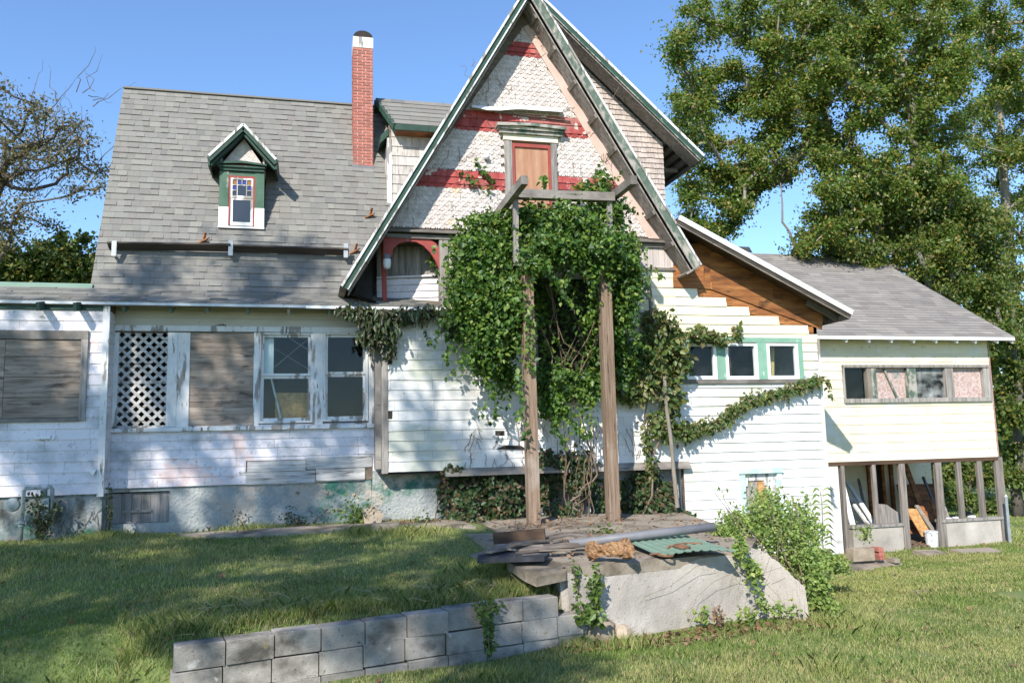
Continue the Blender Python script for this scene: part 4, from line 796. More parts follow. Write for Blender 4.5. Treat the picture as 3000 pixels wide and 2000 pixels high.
# window strip with green trim
x0, x1, z0, z1 = wstrip
xs = [x0]+[v for w_ in WS[1:] for v in (w_[0], w_[1])]+[x1]
for a, b in zip(xs[0::2], xs[1::2]): part(MB().box(a, b, YC-.035, YC-.0215, z0+.05, z1-.085), 'window_trim', M_gframe)
part(MB().box(x0, x1, YC-.036, YC-.002, z1-.083, z1), 'window_header', M_gframe); part(MB().box(x0, x1+.02, YC-.06, YC-.002, z0-.02, z0+.045), 'window_sill', M_grey)
for i, w_ in enumerate(WS):
    a, b, c, d = w_[0], w_[1], w_[2]+.02, w_[3]-.02
    mb = MB()
    for e in ((a, a+.055, c, d), (b-.055, b, c, d), (a+.055, b-.055, d-.045, d), (a+.055, b-.055, c, c+.06)): mb.box(e[0], e[1], YC-.045, YC+.03, e[2], e[3])
    o = part(mb, 'casement_window', M_trimclean); part(MB().box(a+.05, b-.05, YC+.0, YC+.004, c+.055, d-.04), 'pane', M_glass, o)
    if i > 1: part(MB().bar((a+.15+.03*i, YC+.25, c-.1), (a+.24+.08*(i-2), YC+.28, d+.1), .07, .03), 'inside_board', M_yellow if i == 3 else M_brownw)
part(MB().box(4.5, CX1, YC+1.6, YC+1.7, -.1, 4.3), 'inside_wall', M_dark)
# cellar window with arched board
x0, x1, z0, z1 = bwin
bo = part(MB().box(x0, x0+.09, YC-.04, YC+.03, z0, z1-.09).box(x1-.09, x1, YC-.04, YC+.03, z0, z1-.09).box(x0-.02, x1+.02, YC-.06, YC+.03, z1-.088, z1), 'cellar_window', M_turq)
a, b, c, d = RC(1711, 1104, 1766, 1200, YC+.03)
part(holed(MB(), YC+.02, .02, (x0+.09, x1-.09, z0, z1-.09), [(a, b, c, d-.09), (a+.05, b-.05, d-.1, d)]), 'window_surround', M_trimw, bo)
part(MB().box(a-.01, (a+b)/2+.03, YC+.045, YC+.06, c, d), 'window_board', M_greyv, bo); part(MB().box((a+b)/2+.033, b+.01, YC+.042, YC+.06, c, d), 'window_board', M_osb, bo)
# --- shed roof at the right
YSH = 12.34; sa_ = W(1562, 499, Y=YSH); sb_ = W(1957, 716, Y=YSH)
d = nrm(sb_-sa_); up = nrm(np.cross(d, (0, 1, 0))); up = up if up[2] > 0 else -up
bkv = np.array((0, 4.9, 0)); sa2 = sa_-d*.02
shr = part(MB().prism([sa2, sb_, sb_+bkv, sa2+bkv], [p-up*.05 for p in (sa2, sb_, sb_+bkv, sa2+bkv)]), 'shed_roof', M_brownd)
fsh = Fr(sb_, (0, 1, 0), -d); 
if fsh.n.dot(up) < 0: fsh = Fr(sb_, (0, -1, 0), -d)
u1 = fsh.u[1]; courses(fsh, rect4(min(0, u1*1.5), max(0, u1*1.5), -.03, np.linalg.norm(sb_-sa_)), -.03, np.linalg.norm(sb_-sa_), 20, (.4, .8), [], 'roof_shingle', M_roof, house, shr, ht=.001, hb=.012, h0=.002)
part(MB().bar(sa2-up*.02+np.array((0, -.02, 0)), sb_-up*.02+np.array((0, -.02, 0)), .03, .085, up=up), 'barge_trim', M_trimclean, shr)
part(MB().bar(sa2-up*.095+np.array((0, .01, 0)), sb_-up*.095+np.array((0, .01, 0)), .04, .075, up=up), 'barge_board', M_guard, shr)
part(MB().bar(sa2-up*.14+np.array((0, -.005, 0)), sb_-up*.14+np.array((0, -.005, 0)), .03, .014, up=up), 'barge_trim', M_grey, shr)
for t in (.22, .5, .78): c = sb_-d*.3*t; part(MB().bar(sb_-up*.1-d*.05+np.array((0, .1+t, 0)), sb_-up*.1-d*.7+np.array((0, .1+t, 0)), .045, .1, up=up), 'rafter_tail', M_grey, shr)
part(MB().bar(sb_-up*.09+np.array((-.02, 0, 0)), sb_-up*.09+np.array((-.02, 4.8, 0)), .02, .1), 'eave_board', M_grey, shr)
# --- rear gable with plain shingles
YR = 13.45; YRB = 13.05
ra = W(1236, -14, Y=YRB); rb_ = W(1616, 358, Y=YRB)
d = nrm(rb_-ra); up = nrm(np.cross(d, (0, 1, 0))); up = up if up[2] > 0 else -up
q = [ra, rb_, rb_+np.array((0, 3.6, 0)), ra+np.array((0, 3.6, 0))]
rr_ = part(MB().prism(q, [p-up*.06 for p in q]), 'rear_gable_roof', M_soffit)
frg = Fr(rb_, (0, 1, 0), -d)
if frg.n.dot(up) < 0: frg = Fr(rb_, (0, -1, 0), -d)
u1 = frg.u[1]; courses(frg, rect4(min(0, u1), max(0, u1), -.03, np.linalg.norm(rb_-ra)), -.03, np.linalg.norm(rb_-ra), 26, (.4, .8), [], 'roof_shingle', M_roof, house, rr_, ht=.001, hb=.012, h0=.002)
part(MB().bar(ra-up*.015+np.array((0, -.03, 0)), rb_-up*.015+np.array((0, -.03, 0)), .03, .045, up=up), 'barge_trim', M_trimw, rr_)
part(MB().bar(ra-up*.072+np.array((0, -.012, 0)), rb_-up*.072+np.array((0, -.012, 0)), .035, .065, up=up), 'barge_board', M_green, rr_)
part(MB().bar(ra-up*.117+np.array((0, -.02, 0)), rb_-up*.117+np.array((0, -.02, 0)), .03, .018, up=up), 'barge_trim', M_greenw, rr_)
part(MB().bar(ra-up*.14+np.array((0, .17, 0)), rb_-up*.14+np.array((0, .17, 0)), .34, .02, up=up), 'soffit', M_greyv, rr_)
xw = W(1524, 380, Y=YR)[0]; zlo = W(1525, 470, Y=YR)[2]; zhi = W(1522, 283, Y=YR)[2]
x_in = W(1290, 50, Y=YR)
sl = (ra[2]-rb_[2])/(rb_[0]-ra[0])
ztopR = lambda x: ra[2]-(x-ra[0])*sl-.22
wreg = [(ra[0], zlo-1.2), (xw, zlo-1.2), (xw, ztopR(xw)), (ra[0], ztopR(ra[0]))]
rw_ = part(MB().prism([(p[0], YR, p[1]) for p in wreg], [(p[0], YR+.12, p[1]) for p in wreg]).box(xw-.12, xw, YR+.12, YR+3, zlo-1.5, ztopR(xw)-.05), 'rear_gable_wall', M_sheath)
courses(wallfr(YR), wreg, zlo-.3, ra[2], 40, (.09, .17), [], 'wood_shingle', M_oldsh, house, rw_, ht=.002, hb=.017, h0=.002, jit=.006)
for i in range(12):
    c = rb_-d*(.06+.085*i)-up*.065; part(MB().bar(c+np.array((0, .05, 0)), c+np.array((0, 2.6, 0)), .055, .018, up=up), 'soffit_slat', M_soffit if i % 2 else M_dark, rr_)
a = np.array((xw+.02, YR+.45, ztopR(xw)-.35)); part(MB().bar(a, (rb_[0]-.12, YR+.45, rb_[2]+.0), .06, .07), 'eave_bracket', M_grey, rr_)
part(MB().bar(rb_-up*.08+np.array((.0, 0, 0)), rb_-up*.08+np.array((0, 3.0, 0)), .02, .09), 'eave_board', M_grey, rr_)
# ================================================================== ANNEX (right wing of the house)
ax0, ax1 = 8.9, W(2277, 900, Y=YA)[0]; abz = 1.40; atz = W(2100, 782, Y=YA)[2]
awin = RC(1931, 838, 2275, 921, YA)
aw_ = part(holed(MB(), YA, .12, (ax0, ax1, abz, atz+.15), [awin]), 'annex_wall', M_sheath)
na = 14; courses(fA, rect4(10.3, ax1, abz-.02, atz+.1), abz-.02, atz+.1, na, (.60, .66), [awin], 'siding_shingle', M_cream, house, aw_)
part(MB().box(ax0, 10.3, YA-.02, YA-.002, abz, atz+.1), 'annex_panel', M_cream)
M_pinkd = mat('dull_pink_trim', [(.30, .16, .15), (.40, .26, .25)], 4, tint=.03)
part(MB().box(ax1-.005, ax1+.02, YA-.03, YA+.02, abz-.02, atz), 'corner_board', M_pinkd); 
x0, x1, z0, z1 = awin
AW = part(MB().box(x0, x1, YA-.05, YA+.10, z1-.06, z1).box(x0, x1, YA-.07, YA+.10, z0, z0+.09).box(x0, x0+.05, YA-.045, YA+.10, z0+.09, z1-.06), 'annex_window', M_greyv)
px = lambda p: W(p, 880, Y=YA)[0]
for a, b, m_ in ((1991, 2000, M_barkl), (2001, 2012, M_greenw), (2084, 2103, M_greenw), (2171, 2189, M_greyv), (2258, 2274, M_greyv)): part(MB().box(px(a), px(b), YA-.03, YA+.09, z0+.091, z1-.061), 'window_post', m_, AW)
part(MB().box(px(1936), px(1990), YA+.05, YA+.055, z0+.09, z1-.06), 'pane', M_glass, AW)
part(MB().box(px(2012), px(2084), YA+.07, YA+.085, z0+.09, z1-.06), 'particle_board', M_osbp, AW)
part(MB().prism([(px(2060)-.0, YA+.05, z0+.5), (px(2075), YA+.05, z0+.58), (px(2068), YA+.05, z0+.72), (px(2055), YA+.05, z0+.66)], [(px(2060), YA+.055, z0+.5), (px(2075), YA+.055, z0+.58), (px(2068), YA+.055, z0+.72), (px(2055), YA+.055, z0+.66)]), 'broken_pane', M_glass, AW)
part(MB().bar((px(2035), YA+.03, z1-.08), (px(2060), YA+.03, z0+.1), .025, .04), 'loose_slat', M_greenw, AW)
part(MB().box(px(2103), px(2171), YA+.05, YA+.055, z0+.09, z1-.06), 'pane', M_plastic, AW)
part(MB().box(px(2189), px(2258), YA+.06, YA+.075, z0+.09, z1-.06), 'particle_board', M_osbp, AW)
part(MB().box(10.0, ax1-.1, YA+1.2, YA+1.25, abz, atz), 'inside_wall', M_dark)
# annex roof
ey = YA-.38; el0 = W(1893, 766, Y=ey); el1 = W(2327, 776, Y=ey); ezz = (el0[2]+el1[2])/2; XA1 = el1[0]
rdy = None
for yy in np.arange(YA+1, YA+8, .05):
    if W(2010, 607, Y=yy)[0] > XA1: rdy = yy; break
rdy = rdy or YA+4; rdz = W(1900, 588, Y=rdy)[2]
far = Fr((0, ey, ezz), (1, 0, 0), (0, rdy-ey, rdz-ezz)); LA = math.hypot(rdy-ey, rdz-ezz)
ar = part(MB().prism([far.pt(9.0, 0), far.pt(XA1, 0), far.pt(XA1, LA), far.pt(9.0, LA)], [far.pt(9.0, 0, -.07), far.pt(XA1, 0, -.07), far.pt(XA1, LA, -.07), far.pt(9.0, LA, -.07)]).prism([far.pt(9, LA), far.pt(XA1, LA), (XA1, rdy+3, rdz-2), (9, rdy+3, rdz-2)], [far.pt(9, LA, -.07), far.pt(XA1, LA, -.07), (XA1, rdy+3, rdz-2.07), (9, rdy+3, rdz-2.07)]), 'annex_roof', M_sheath)
courses(far, rect4(9.0, XA1+.02, -.03, LA), -.03, LA, int(LA/.14), (.22, .42), [], 'roof_shingle', M_roofg, house, ar, ht=.001, hb=.012, h0=.002)
part(MB().box(9.3, XA1+.02, ey-.025, ey-.003, ezz-.085, ezz-.01), 'eave_board', M_trimclean, ar)
for zx in (415, 625, 830, 1035, 1240, 1432, 1602, 1803, 1940):
    x = W((2350+zx/3.135)*.784, 780, Y=ey)[0]; part(MB().bar((x, ey+.36, ezz+.06), (x, ey+.012, ezz-.105), .05, .10, taper=.9), 'rafter_tail', M_trimclean, ar)
part(MB().bar(far.pt(XA1-.02, 0, -.09), far.pt(XA1-.02, LA, -.09), .03, .12), 'barge_board', M_trimw, ar)
for pxx, pyy in ((1846, 589), (1706, 582)):
    p = Wp(pxx, pyy, far); part(MB().prism([p+np.array(v) for v in ((-.22, -.12, .0), (.22, -.12, .0), (.17, -.05, .17), (-.17, -.05, .17))], [p+np.array(v) for v in ((-.22, .3, .1), (.22, .3, .1), (.17, .25, .24), (-.17, .25, .24))]), 'roof_vent', M_felt, ar)
M_ppost = mat('old_post', [(.10, .085, .075), (.19, .165, .145), (.28, .25, .225)], 5, st=(5, 5, .35), tint=.12, rough=.85, bump=.5, bsc=12, bst=(5, 5, .35))
hwz = W(2163, 1193, Y=YA)[2]
# lower storey: posts, half walls, rear walls
pz = -.55
for t0, t1, b in ((1926, 1940, 0), (1998, 2012, 1), (2060, 2079, 2), (2143, 2163, 2), (2193, 2208, 1), (2240, 2256, 1), (2282, 2304, 0)):
    xa, xb = W(t0, 1060, Y=YA)[0], W(t1, 1060, Y=YA)[0]; zb = pz if b in (0, 2) else hwz-.02
    part(MB().box(xa+.035, xb-.025, YA-.01, YA+.06, zb, abz-.03), 'porch_post', M_ppost)
part(MB().box(10.4, ax1, YA-.012, YA+.1, abz-.10, abz-.022), 'sill_beam', M_brownd)
for q in (RC(1958, 1207, 2079, 1275, YA), RC(2163, 1193, 2309, 1262, YA)):
    part(MB().box(q[0], q[1], YA+.0, YA+.16, pz-.1, q[3]-.06), 'half_wall', M_conc); part(MB().box(q[0]-.02, q[1]+.01, YA-.03, YA+.18, q[3]-.058, q[3]), 'half_wall_sill', M_greyv)
part(MB().box(9.0, 10.75, YA-.0, YA+.02, pz, abz), 'side_panel', M_white)
bY = YA+2.4; xq = W(2140, 1100, Y=bY)[0]
bwl = part(MB().box(9.0, xq, bY, bY+.1, pz, abz+.1), 'porch_back_wall', M_sheath); courses(wallfr(bY), rect4(9.5, xq, pz, abz+.1), pz, abz+.1, 9, (.6, .66), [RC(1992, 1050, 2042, 1230, bY)], 'siding_shingle', M_cream, house, bwl)
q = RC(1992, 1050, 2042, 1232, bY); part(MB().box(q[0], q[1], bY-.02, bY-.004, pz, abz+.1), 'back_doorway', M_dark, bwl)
for a, b in ((1990, 1996), (2022, 2028), (2041, 2048)): u, v = W(a, 1100, Y=bY)[0], W(b, 1100, Y=bY)[0]; part(MB().box(u, v, bY-.08, bY-.022, pz, abz), 'door_jamb', M_brownw, bwl)
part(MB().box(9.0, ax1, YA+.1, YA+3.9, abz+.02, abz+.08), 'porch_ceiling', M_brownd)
part(MB().box(ax1-.12, ax1, YA+.12, YA+3.9, abz+.08, atz), 'annex_side_wall', M_cream); part(MB().box(9, ax1, YA+3.9, YA+4.0, abz, atz), 'annex_rear_wall', M_cream)
part(MB().box(ax1-.16, ax1-.02, YA+3.7, YA+3.85, pz, abz), 'porch_post', M_greyv)
part(MB().box(CX1-.1, CX1, YC+.1, YA, -.3, 3.9), 'side_wall', M_white)
part(MB().box(9.0, ax1, YA+.16, YA+3.9, pz-.2, pz+.10), 'porch_floor', M_soil)
flush()
# ================================================================== RETAINING WALL OF BLOCKS
d2 = (RW[1]-RW[0]); LW_ = np.linalg.norm(d2); d2 = d2/LW_; n2 = np.array((-d2[1], d2[0]))
rwall = thing('block_wall', 'low retaining wall of grey concrete blocks holding up the shaded lawn', 'retaining wall', (RW[0][0], RW[0][1], 0))
nb = 9; bl = LW_/nb; bh = .197
for row in range(4):
    zt = .435-row*bh+.003*row
    cnt = nb+(1 if row in (1, 2, 3) else 0); off = 0 if row == 0 else (-.0 if row % 2 == 0 else -.5*bl+.17)
    for i in range(cnt if row == 0 else nb+1):
        a = off+i*bl if row else i*bl
        b = a+bl
        if row == 0 and i == nb: continue
        if row and i == nb: b = min(b, LW_+.27)
        jz = random.uniform(-.008, .006)+(.05*a/LW_); jn = random.uniform(-.012, .012)+(.0 if row == 0 else .0)
        tw_ = random.uniform(-.012, .012); g_ = .005
        P0 = RW[0]+d2*(a+g_)+n2*(jn-tw_); P1 = RW[0]+d2*(b-g_)+n2*(jn+tw_); c = .006
        def ring(z, ins): return [(P0[0]+d2[0]*ins-n2[0]*0+n2[0]*ins, P0[1]+d2[1]*ins+n2[1]*ins, z), (P1[0]-d2[0]*ins+n2[0]*ins, P1[1]-d2[1]*ins+n2[1]*ins, z), (P1[0]-d2[0]*ins+n2[0]*(.19-ins), P1[1]-d2[1]*ins+n2[1]*(.19-ins), z), (P0[0]+d2[0]*ins+n2[0]*(.19-ins), P0[1]+d2[1]*ins+n2[1]*(.19-ins), z)]
        z0 = zt-bh+.006+jz; z1 = zt+jz
        R_ = [ring(z0, c), ring(z0+c, 0), ring(z1-c, 0), ring(z1, c)]
        mb = MB(); r = random.random()
        for k in range(3):
            for q in range(4): mb.poly([R_[k][q], R_[k][(q+1) % 4], R_[k+1][(q+1) % 4], R_[k+1][q]], r)
        mb.poly(R_[3], r); mb.poly(R_[0][::-1], r)
        mb.build('concrete_block', M_block, rwall)
# ================================================================== TERRACE
TP = [(2.45, 7.92), (4.72, 8.30), (5.35, 9.2), (6.0, 12.9), (1.9, 12.9), (2.2, 10)]
terr = thing('terrace', 'concrete terrace with a rough cracked front wall in full sun', 'terrace', (4, 9.5, 0))
ztr = lambda x, y: .70+.012*(y-8)
part(MB().prism([(x, y, ztr(x, y)) for x, y in TP], [(x, y, ztr(x, y)-.11) for x, y in TP]), 'slab', M_slab, terr)
# front wall: leaning rough face, built of a bent strip so that its top runs down at the right end
fl_ = [W(1303, 1312, Y=7.93), W(1400, 1303, Y=8.02), W(1520, 1290, Y=8.12), W(1640, 1278, Y=8.22), W(1720, 1268, Y=8.28), W(1752, 1264, Y=8.28), W(1790, 1292, Y=8.2), W(1825, 1326, Y=8.08), W(1849, 1348, Y=7.98)]
mb = MB(); V = []; nz = 9; NX = 60
for i in range(NX+1):
    t = i/NX*(len(fl_)-1); k = min(int(t), len(fl_)-2); p = fl_[k]+(fl_[k+1]-fl_[k])*(t-k)
    for j in range(nz+1):
        s = j/nz; z = -.25+(p[2]+.25)*s
        V.append((p[0]+random.uniform(-.003, .003), p[1]-.06*(1-s)-.015*math.sin(i*.35)*(1-s)+random.uniform(-.0025, .0025)*(j < nz), z+(random.uniform(-.012, .008) if j == nz else 0)))
F = [(i*(nz+1)+j, (i+1)*(nz+1)+j, (i+1)*(nz+1)+j+1, i*(nz+1)+j+1) for i in range(NX) for j in range(nz)]
k = len(V); V += [(V[i*(nz+1)+nz][0]+.03, V[i*(nz+1)+nz][1]+.24, V[i*(nz+1)+nz][2]) for i in range(NX+1)]
F += [(i*(nz+1)+nz, (i+1)*(nz+1)+nz, k+i+1, k+i) for i in range(NX)]
k2 = len(V); V += [(V[k+i][0], V[k+i][1], -.25) for i in range(NX+1)]; F += [(k+i, k+i+1, k2+i+1, k2+i) for i in range(NX)]
e = NX*(nz+1); F.append(tuple([e+j for j in range(nz+1)][::-1]+[k+NX, k2+NX][::1]))
mb.v = V; mb.f = F; mb.r = [.3]*len(F); part(mb, 'front_wall', M_conc, terr)
part(MB().prism([(4.95, 8.15, .3), (6.05, 12.9, .75), (6.0, 12.9, -.4), (4.95, 8.15, -.4)], [(4.80, 8.3, .5), (5.85, 12.9, .75), (5.85, 12.9, -.4), (4.8, 8.3, -.4)]), 'side_wall', M_conc, terr)
part(MB().prism([(2.5, 8.0, -.2), (2.5, 10, -.2), (2.45, 10, .6), (2.45, 8.0, .6)], [(2.6, 8.0, -.2), (2.6, 10, -.2), (2.6, 10, .6), (2.6, 8.0, .6)]), 'side_wall', M_conc, terr)
# slab edge broken off at the left front
q = [W(1165, 1286, Z=.74), W(1205, 1313, Z=.70), W(1232, 1325, Z=.66), W(1300, 1311, Z=.68), W(1306, 1300, Z=.70), W(1262, 1278, Z=.74)]
o = MB().prism([p+np.array((0, 0, .0)) for p in q], [p-np.array((0, 0, .09)) for p in q]).build('broken_slab', M_slab); tag(o, 'broken concrete slab tilting at the left end of the terrace edge', 'concrete slab')
# walk along the sunroom
wk = [(-1.75, 12.55), (-1.2, 12.2), (.2, 11.95), (1.3, 11.9), (2.3, 11.4), (2.3, 12.7), (1.2, 12.72), (.2, 12.75), (-1.0, 12.8)]
o = MB().prism([(x, y, float(ground(x, y))+.035) for x, y in wk], [(x, y, float(ground(x, y))-.06) for x, y in wk]).build('path', M_slab); struct(o)
# ================================================================== PERGOLA
YP = 11.8
perg = thing('pergola', 'weathered timber pergola frame on two tall square posts, overgrown with vine', 'pergola', (3.9, YP, .75))
bzl = W(1185, 447, Y=YP); bzr = W(1405, 455, Y=YP)
for (xt, yt), (xb, yb) in (((1208, 612), (1226, 1212)), ((1389, 680), (1409, 1215))):
    t = W(xt, yt, Y=YP); b = W(xb, yb, Y=YP); t[2] = 4.62; part(MB().bar(b-np.array((0, 0, .12)), t, .172, .172, up=(0, 1, 0)), 'post', M_post, perg)
for xt, xb in ((1184, 1187), (1399, 1403)):
    a = W(xt, 560, Y=YP); b = W(xt, 462, Y=YP); part(MB().bar((a[0], YP, 4.6), (b[0], YP, b[2]+.02), .075, .08, up=(0, 1, 0)), 'upper_post', M_greyv, perg)
part(MB().bar(bzl+np.array((-.02, -.02, .0)), bzr+np.array((.02, -.02, .0)), .14, .135), 'front_beam', M_grey, perg)
t0 = W(1205, 413, Y=YP-.75); t1 = W(1140, 496, Y=YC-.15); part(MB().bar(t0, t1, .10, .13), 'side_beam', M_grey, perg)
t0 = W(1456, 413, Y=YP-.75); t1 = W(1398, 459, Y=YP+.45); part(MB().bar(t0, t1, .10, .13), 'side_beam', M_grey, perg)
a = W(1195, 603, Y=YP); b = W(1402, 607, Y=YP); part(MB().bar((a[0], YP+.03, 4.68), (b[0], YP+.03, 4.68), .1, .15), 'lintel', M_greyv, perg)
part(MB().bar((a[0]+.05, YP+.05, 4.62), (a[0]+.05, YC-.02, 4.66), .09, .12), 'side_beam', M_grey, perg); part(MB().bar((b[0]-.05, YP+.05, 4.62), (b[0]-.05, YC-.02, 4.66), .09, .12), 'side_beam', M_grey, perg)
# two poles against the wall
a = W(1526, 862, Y=YC-.35); b = W(1556, 1165, Y=YC-.5); o = MB().tube(wiggle(b, a, 4, .008), [.035, .033, .032, .03, .03], 8).build('pole', M_barkl); tag(o, 'thin pale pole leaning on the sunlit wall right of the pergola', 'pole')
a = W(1490, 651, Y=YC-.2); b = W(1499, 735, Y=YC-.25); o = MB().tube([b, a], [.035, .04], 8).build('pole', M_barkl); tag(o, 'short pale pole stub standing above the creeper leaves', 'pole')
# ================================================================== THINGS LYING ON THE TERRACE
a = W(1308, 1249, Z=.80); b = W(1640, 1209, Z=.92); o = MB().tube([a, a+(b-a)*.5, b], [.05, .05, .05], 12).build('drain_pipe', M_pipe, smooth=True); tag(o, 'long grey plastic pipe lying across the terrace', 'pipe')
cp = [W(1422, 1239, Z=.79), W(1552, 1225, Z=.81), W(1690, 1269, Z=.76), W(1514, 1281, Z=.72)]
V = []; NU, NV = 10, 48
for i in range(NU+1):
    for j in range(NV+1):
        u, v = i/NU, j/NV; p = (cp[0]*(1-v)+cp[3]*v)*(1-u)+(cp[1]*(1-v)+cp[2]*v)*u if False else (cp[3]*(1-v)+cp[2]*v)*(1-u)+(cp[0]*(1-v)+cp[1]*v)*u
        ph = abs(((v*9) % 1)-.5); h = .012*max(0, min(1, (ph-.28)/.12)); lift = .035*math.sin(v*math.pi)*(1-u)
        V.append((p[0], p[1], p[2]+.008+h+lift))
F = [(i*(NV+1)+j, i*(NV+1)+j+1, (i+1)*(NV+1)+j+1, (i+1)*(NV+1)+j) for i in range(NU) for j in range(NV)]
k = len(V); V += [(x, y, z-.004) for x, y, z in V]; F += [tuple(q+k for q in f[::-1]) for f in F]
mb = MB(); mb.v = V; mb.f = F; mb.r = [.5]*len(F); o = mb.build('corrugated_sheet', M_corr); tag(o, 'green corrugated metal sheet lying on the terrace edge', 'metal sheet')
# rotten log
a = W(1352, 1262, Z=.82); b = W(1440, 1262, Z=.84)
V = []; F = []; n, kk = 16, 14
for i in range(n+1):
    t = i/n; p = a+(b-a)*t; r0_ = .075+.035*math.exp(-((t-.1)/.12)**2)+.06*max(0, (t-.62)/.38)**1.5+.012*math.sin(t*13)
    for j in range(kk):
        an = 2*math.pi*j/kk; rr = r0_*(1+random.uniform(-.16, .2)*1+.12*math.sin(3*an+t*4)); V.append((p[0]+random.uniform(-.02, .02)+(.03 if i == n and j % 3 == 0 else 0), p[1]+math.cos(an)*rr, p[2]+math.sin(an)*rr*.8))
F = [(i*kk+j, i*kk+(j+1) % kk, (i+1)*kk+(j+1) % kk, (i+1)*kk+j) for i in range(n) for j in range(kk)]+[tuple(range(kk))[::-1], tuple(range(n*kk, n*kk+kk))]
mb = MB(); mb.v = V; mb.f = F; mb.r = [random.random() for _ in F]; o = mb.build('rotten_log', M_log); tag(o, 'splintered orange brown rotten log on the terrace', 'log')
# chain or hose, boards, felt, timber
c0 = W(1500, 1276, Z=.74); pth = []
for i in range(40):
    t = i/39; pth.append((c0[0]+.55*t+.12*math.sin(t*14), c0[1]-.05+.25*t+.13*math.cos(t*14), .745+(.06 if t > .45 else 0)*1.0))
o = MB().tube(pth, [.012]*40, 6).build('hose', M_rust); tag(o, 'rusty coil of hose on the terrace beside the green sheet', 'hose')
M_brd = mat('old_board', [(.09, .07, .055), (.19, .155, .125), (.28, .24, .20)], 4, st=(1, 3, 3), tint=.25, rough=.85, bump=.5, bsc=12)
BL = [((1090, 1272), (1262, 1247), .17, .80, 'wide grey board at the bottom of the plank pile'), ((1118, 1266), (1260, 1240), .12, .85, 'bent grey board on top of the plank pile'), ((1165, 1258), (1330, 1250), .13, .83, 'long bowed board at the middle of the plank pile'), ((1150, 1270), (1318, 1259), .10, .79, 'narrow board under the bowed one'),
      ((1200, 1279), (1262, 1273), .07, .78, 'short broken board in front of the plank pile'), ((1240, 1243), (1350, 1230), .09, .83, 'thin grey board under the drain pipe'), ((1220, 1236), (1345, 1222), .07, .82, 'thin grey lath nearest the left post'), ((1120, 1258), (1180, 1262), .09, .84, 'broken board end at the left of the plank pile')]
for i, (p0, p1, w_, z, lb) in enumerate(BL):
    a = W(*p0, Z=z); b = W(*p1, Z=z); a[2] += random.uniform(-.03, .03); m_ = (a+b)/2+np.array((0, 0, random.uniform(.0, .05))); rl = random.uniform(-.3, .3); o = MB().bar(a, m_, w_, .018, up=(rl, rl, 1)).bar(m_-nrm(b-a)*.003, b, w_-.004, .018, up=(rl, rl, 1)).build('board', M_brd); tag(o, lb, 'board', 'old boards piled on the terrace')
a = W(1134, 1236, Z=.88); b = W(1252, 1226, Z=.92); o = MB().bar(a, b, .13, .12).build('timber', M_brownd); tag(o, 'dark heavy timber lying behind the plank pile', 'timber')
for pts, lb in ((((1099, 1278), (1180, 1272), (1188, 1288), (1096, 1291)), 'square torn piece of black roofing felt on the terrace'), (((1190, 1274), (1262, 1276), (1250, 1286), (1186, 1288)), 'longer strip of black roofing felt on the terrace')):
    p = [W(x, y, Z=.775) for x, y in pts]; o = MB().prism([q+np.array((0, 0, random.uniform(.01, .05))) for q in p][::-1], [q-np.array((0, 0, .01)) for q in p][::-1]).build('roofing_felt', M_felt); tag(o, lb, 'roofing felt', 'felt scraps')
q = W(885, 1219, Y=11.95); o = MB().prism([(q[0]-.21, q[1]-.1, q[2]-.01), (q[0]+.19, q[1]-.06, q[2]-.01), (q[0]+.20, q[1]-.06, q[2]+.09), (q[0]-.2, q[1]-.1, q[2]+.10)], [(q[0]-.19, q[1]+.12, q[2]-.01), (q[0]+.22, q[1]+.14, q[2]-.01), (q[0]+.21, q[1]+.14, q[2]+.10), (q[0]-.18, q[1]+.12, q[2]+.11)]).build('stone_block', M_stone); tag(o, 'brown stone block lying on the path near the corner', 'stone block')
q = W(858, 1203, Y=12.6); o = MB().prism([q+np.array(v) for v in ((-.13, 0, .0), (.1, 0, -.02), (.16, .02, .14), (-.02, .05, .27), (-.16, .03, .2))], [q+np.array(v) for v in ((-.13, .12, .0), (.1, .12, -.02), (.16, .12, .14), (-.02, .12, .27), (-.16, .12, .2))]).build('stone_block', M_stone); tag(o, 'grey flat stone leaning against the foundation corner', 'stone block')
q = W(1392, 1455, Z=.05); o = MB().lathe(q+np.array((-.05, .1, -.12)), [(.16, 0), (.2, .08), (.19, .2), (.12, .26)], 7).build('stone_block', M_stone); tag(o, 'tan stone at the right end of the block wall', 'stone block')
q = W(1440, 1455, Z=.05); o = MB().lathe(q+np.array((0, .1, -.1)), [(.09, 0), (.12, .06), (.09, .14), (.03, .17)], 6).build('stone_block', M_stone); tag(o, 'small grey stone between the block wall and the terrace', 'stone block')
# ================================================================== GAS METER
gm = thing('gas_meter', 'grey gas meter riser pipes with a valve on the left foundation wall', 'gas meter', (W(50, 1239, Y=YL-.3)[0], YL-.3, .75))
yy = YL-.28; A = W(47, 1245, Y=yy); B = W(57, 1121, Y=yy); part(MB().tube([(A[0], yy, A[2]-.1), (A[0]+.01, yy, B[2]-.03), (A[0]+.03, yy, B[2]), (A[0]+.20, yy+.02, B[2]), (A[0]+.235, yy+.02, B[2]-.03), (A[0]+.24, yy+.02, B[2]-.14)], .026, 10), 'riser_pipe', M_gpipe, gm, smooth=True)
part(MB().lathe((A[0], yy, W(47, 1203, Y=yy)[2]-.04), [(.026, 0), (.042, .005), (.042, .03), (.03, .035), (.03, .05), (.042, .055), (.042, .085), (.026, .09)], 10), 'valve', M_gpipe, gm); part(MB().bar((A[0]-.05, yy-.04, W(47, 1200, Y=yy)[2]), (A[0]+.05, yy-.04, W(47, 1200, Y=yy)[2]), .02, .02), 'valve_handle', M_gpipe, gm)
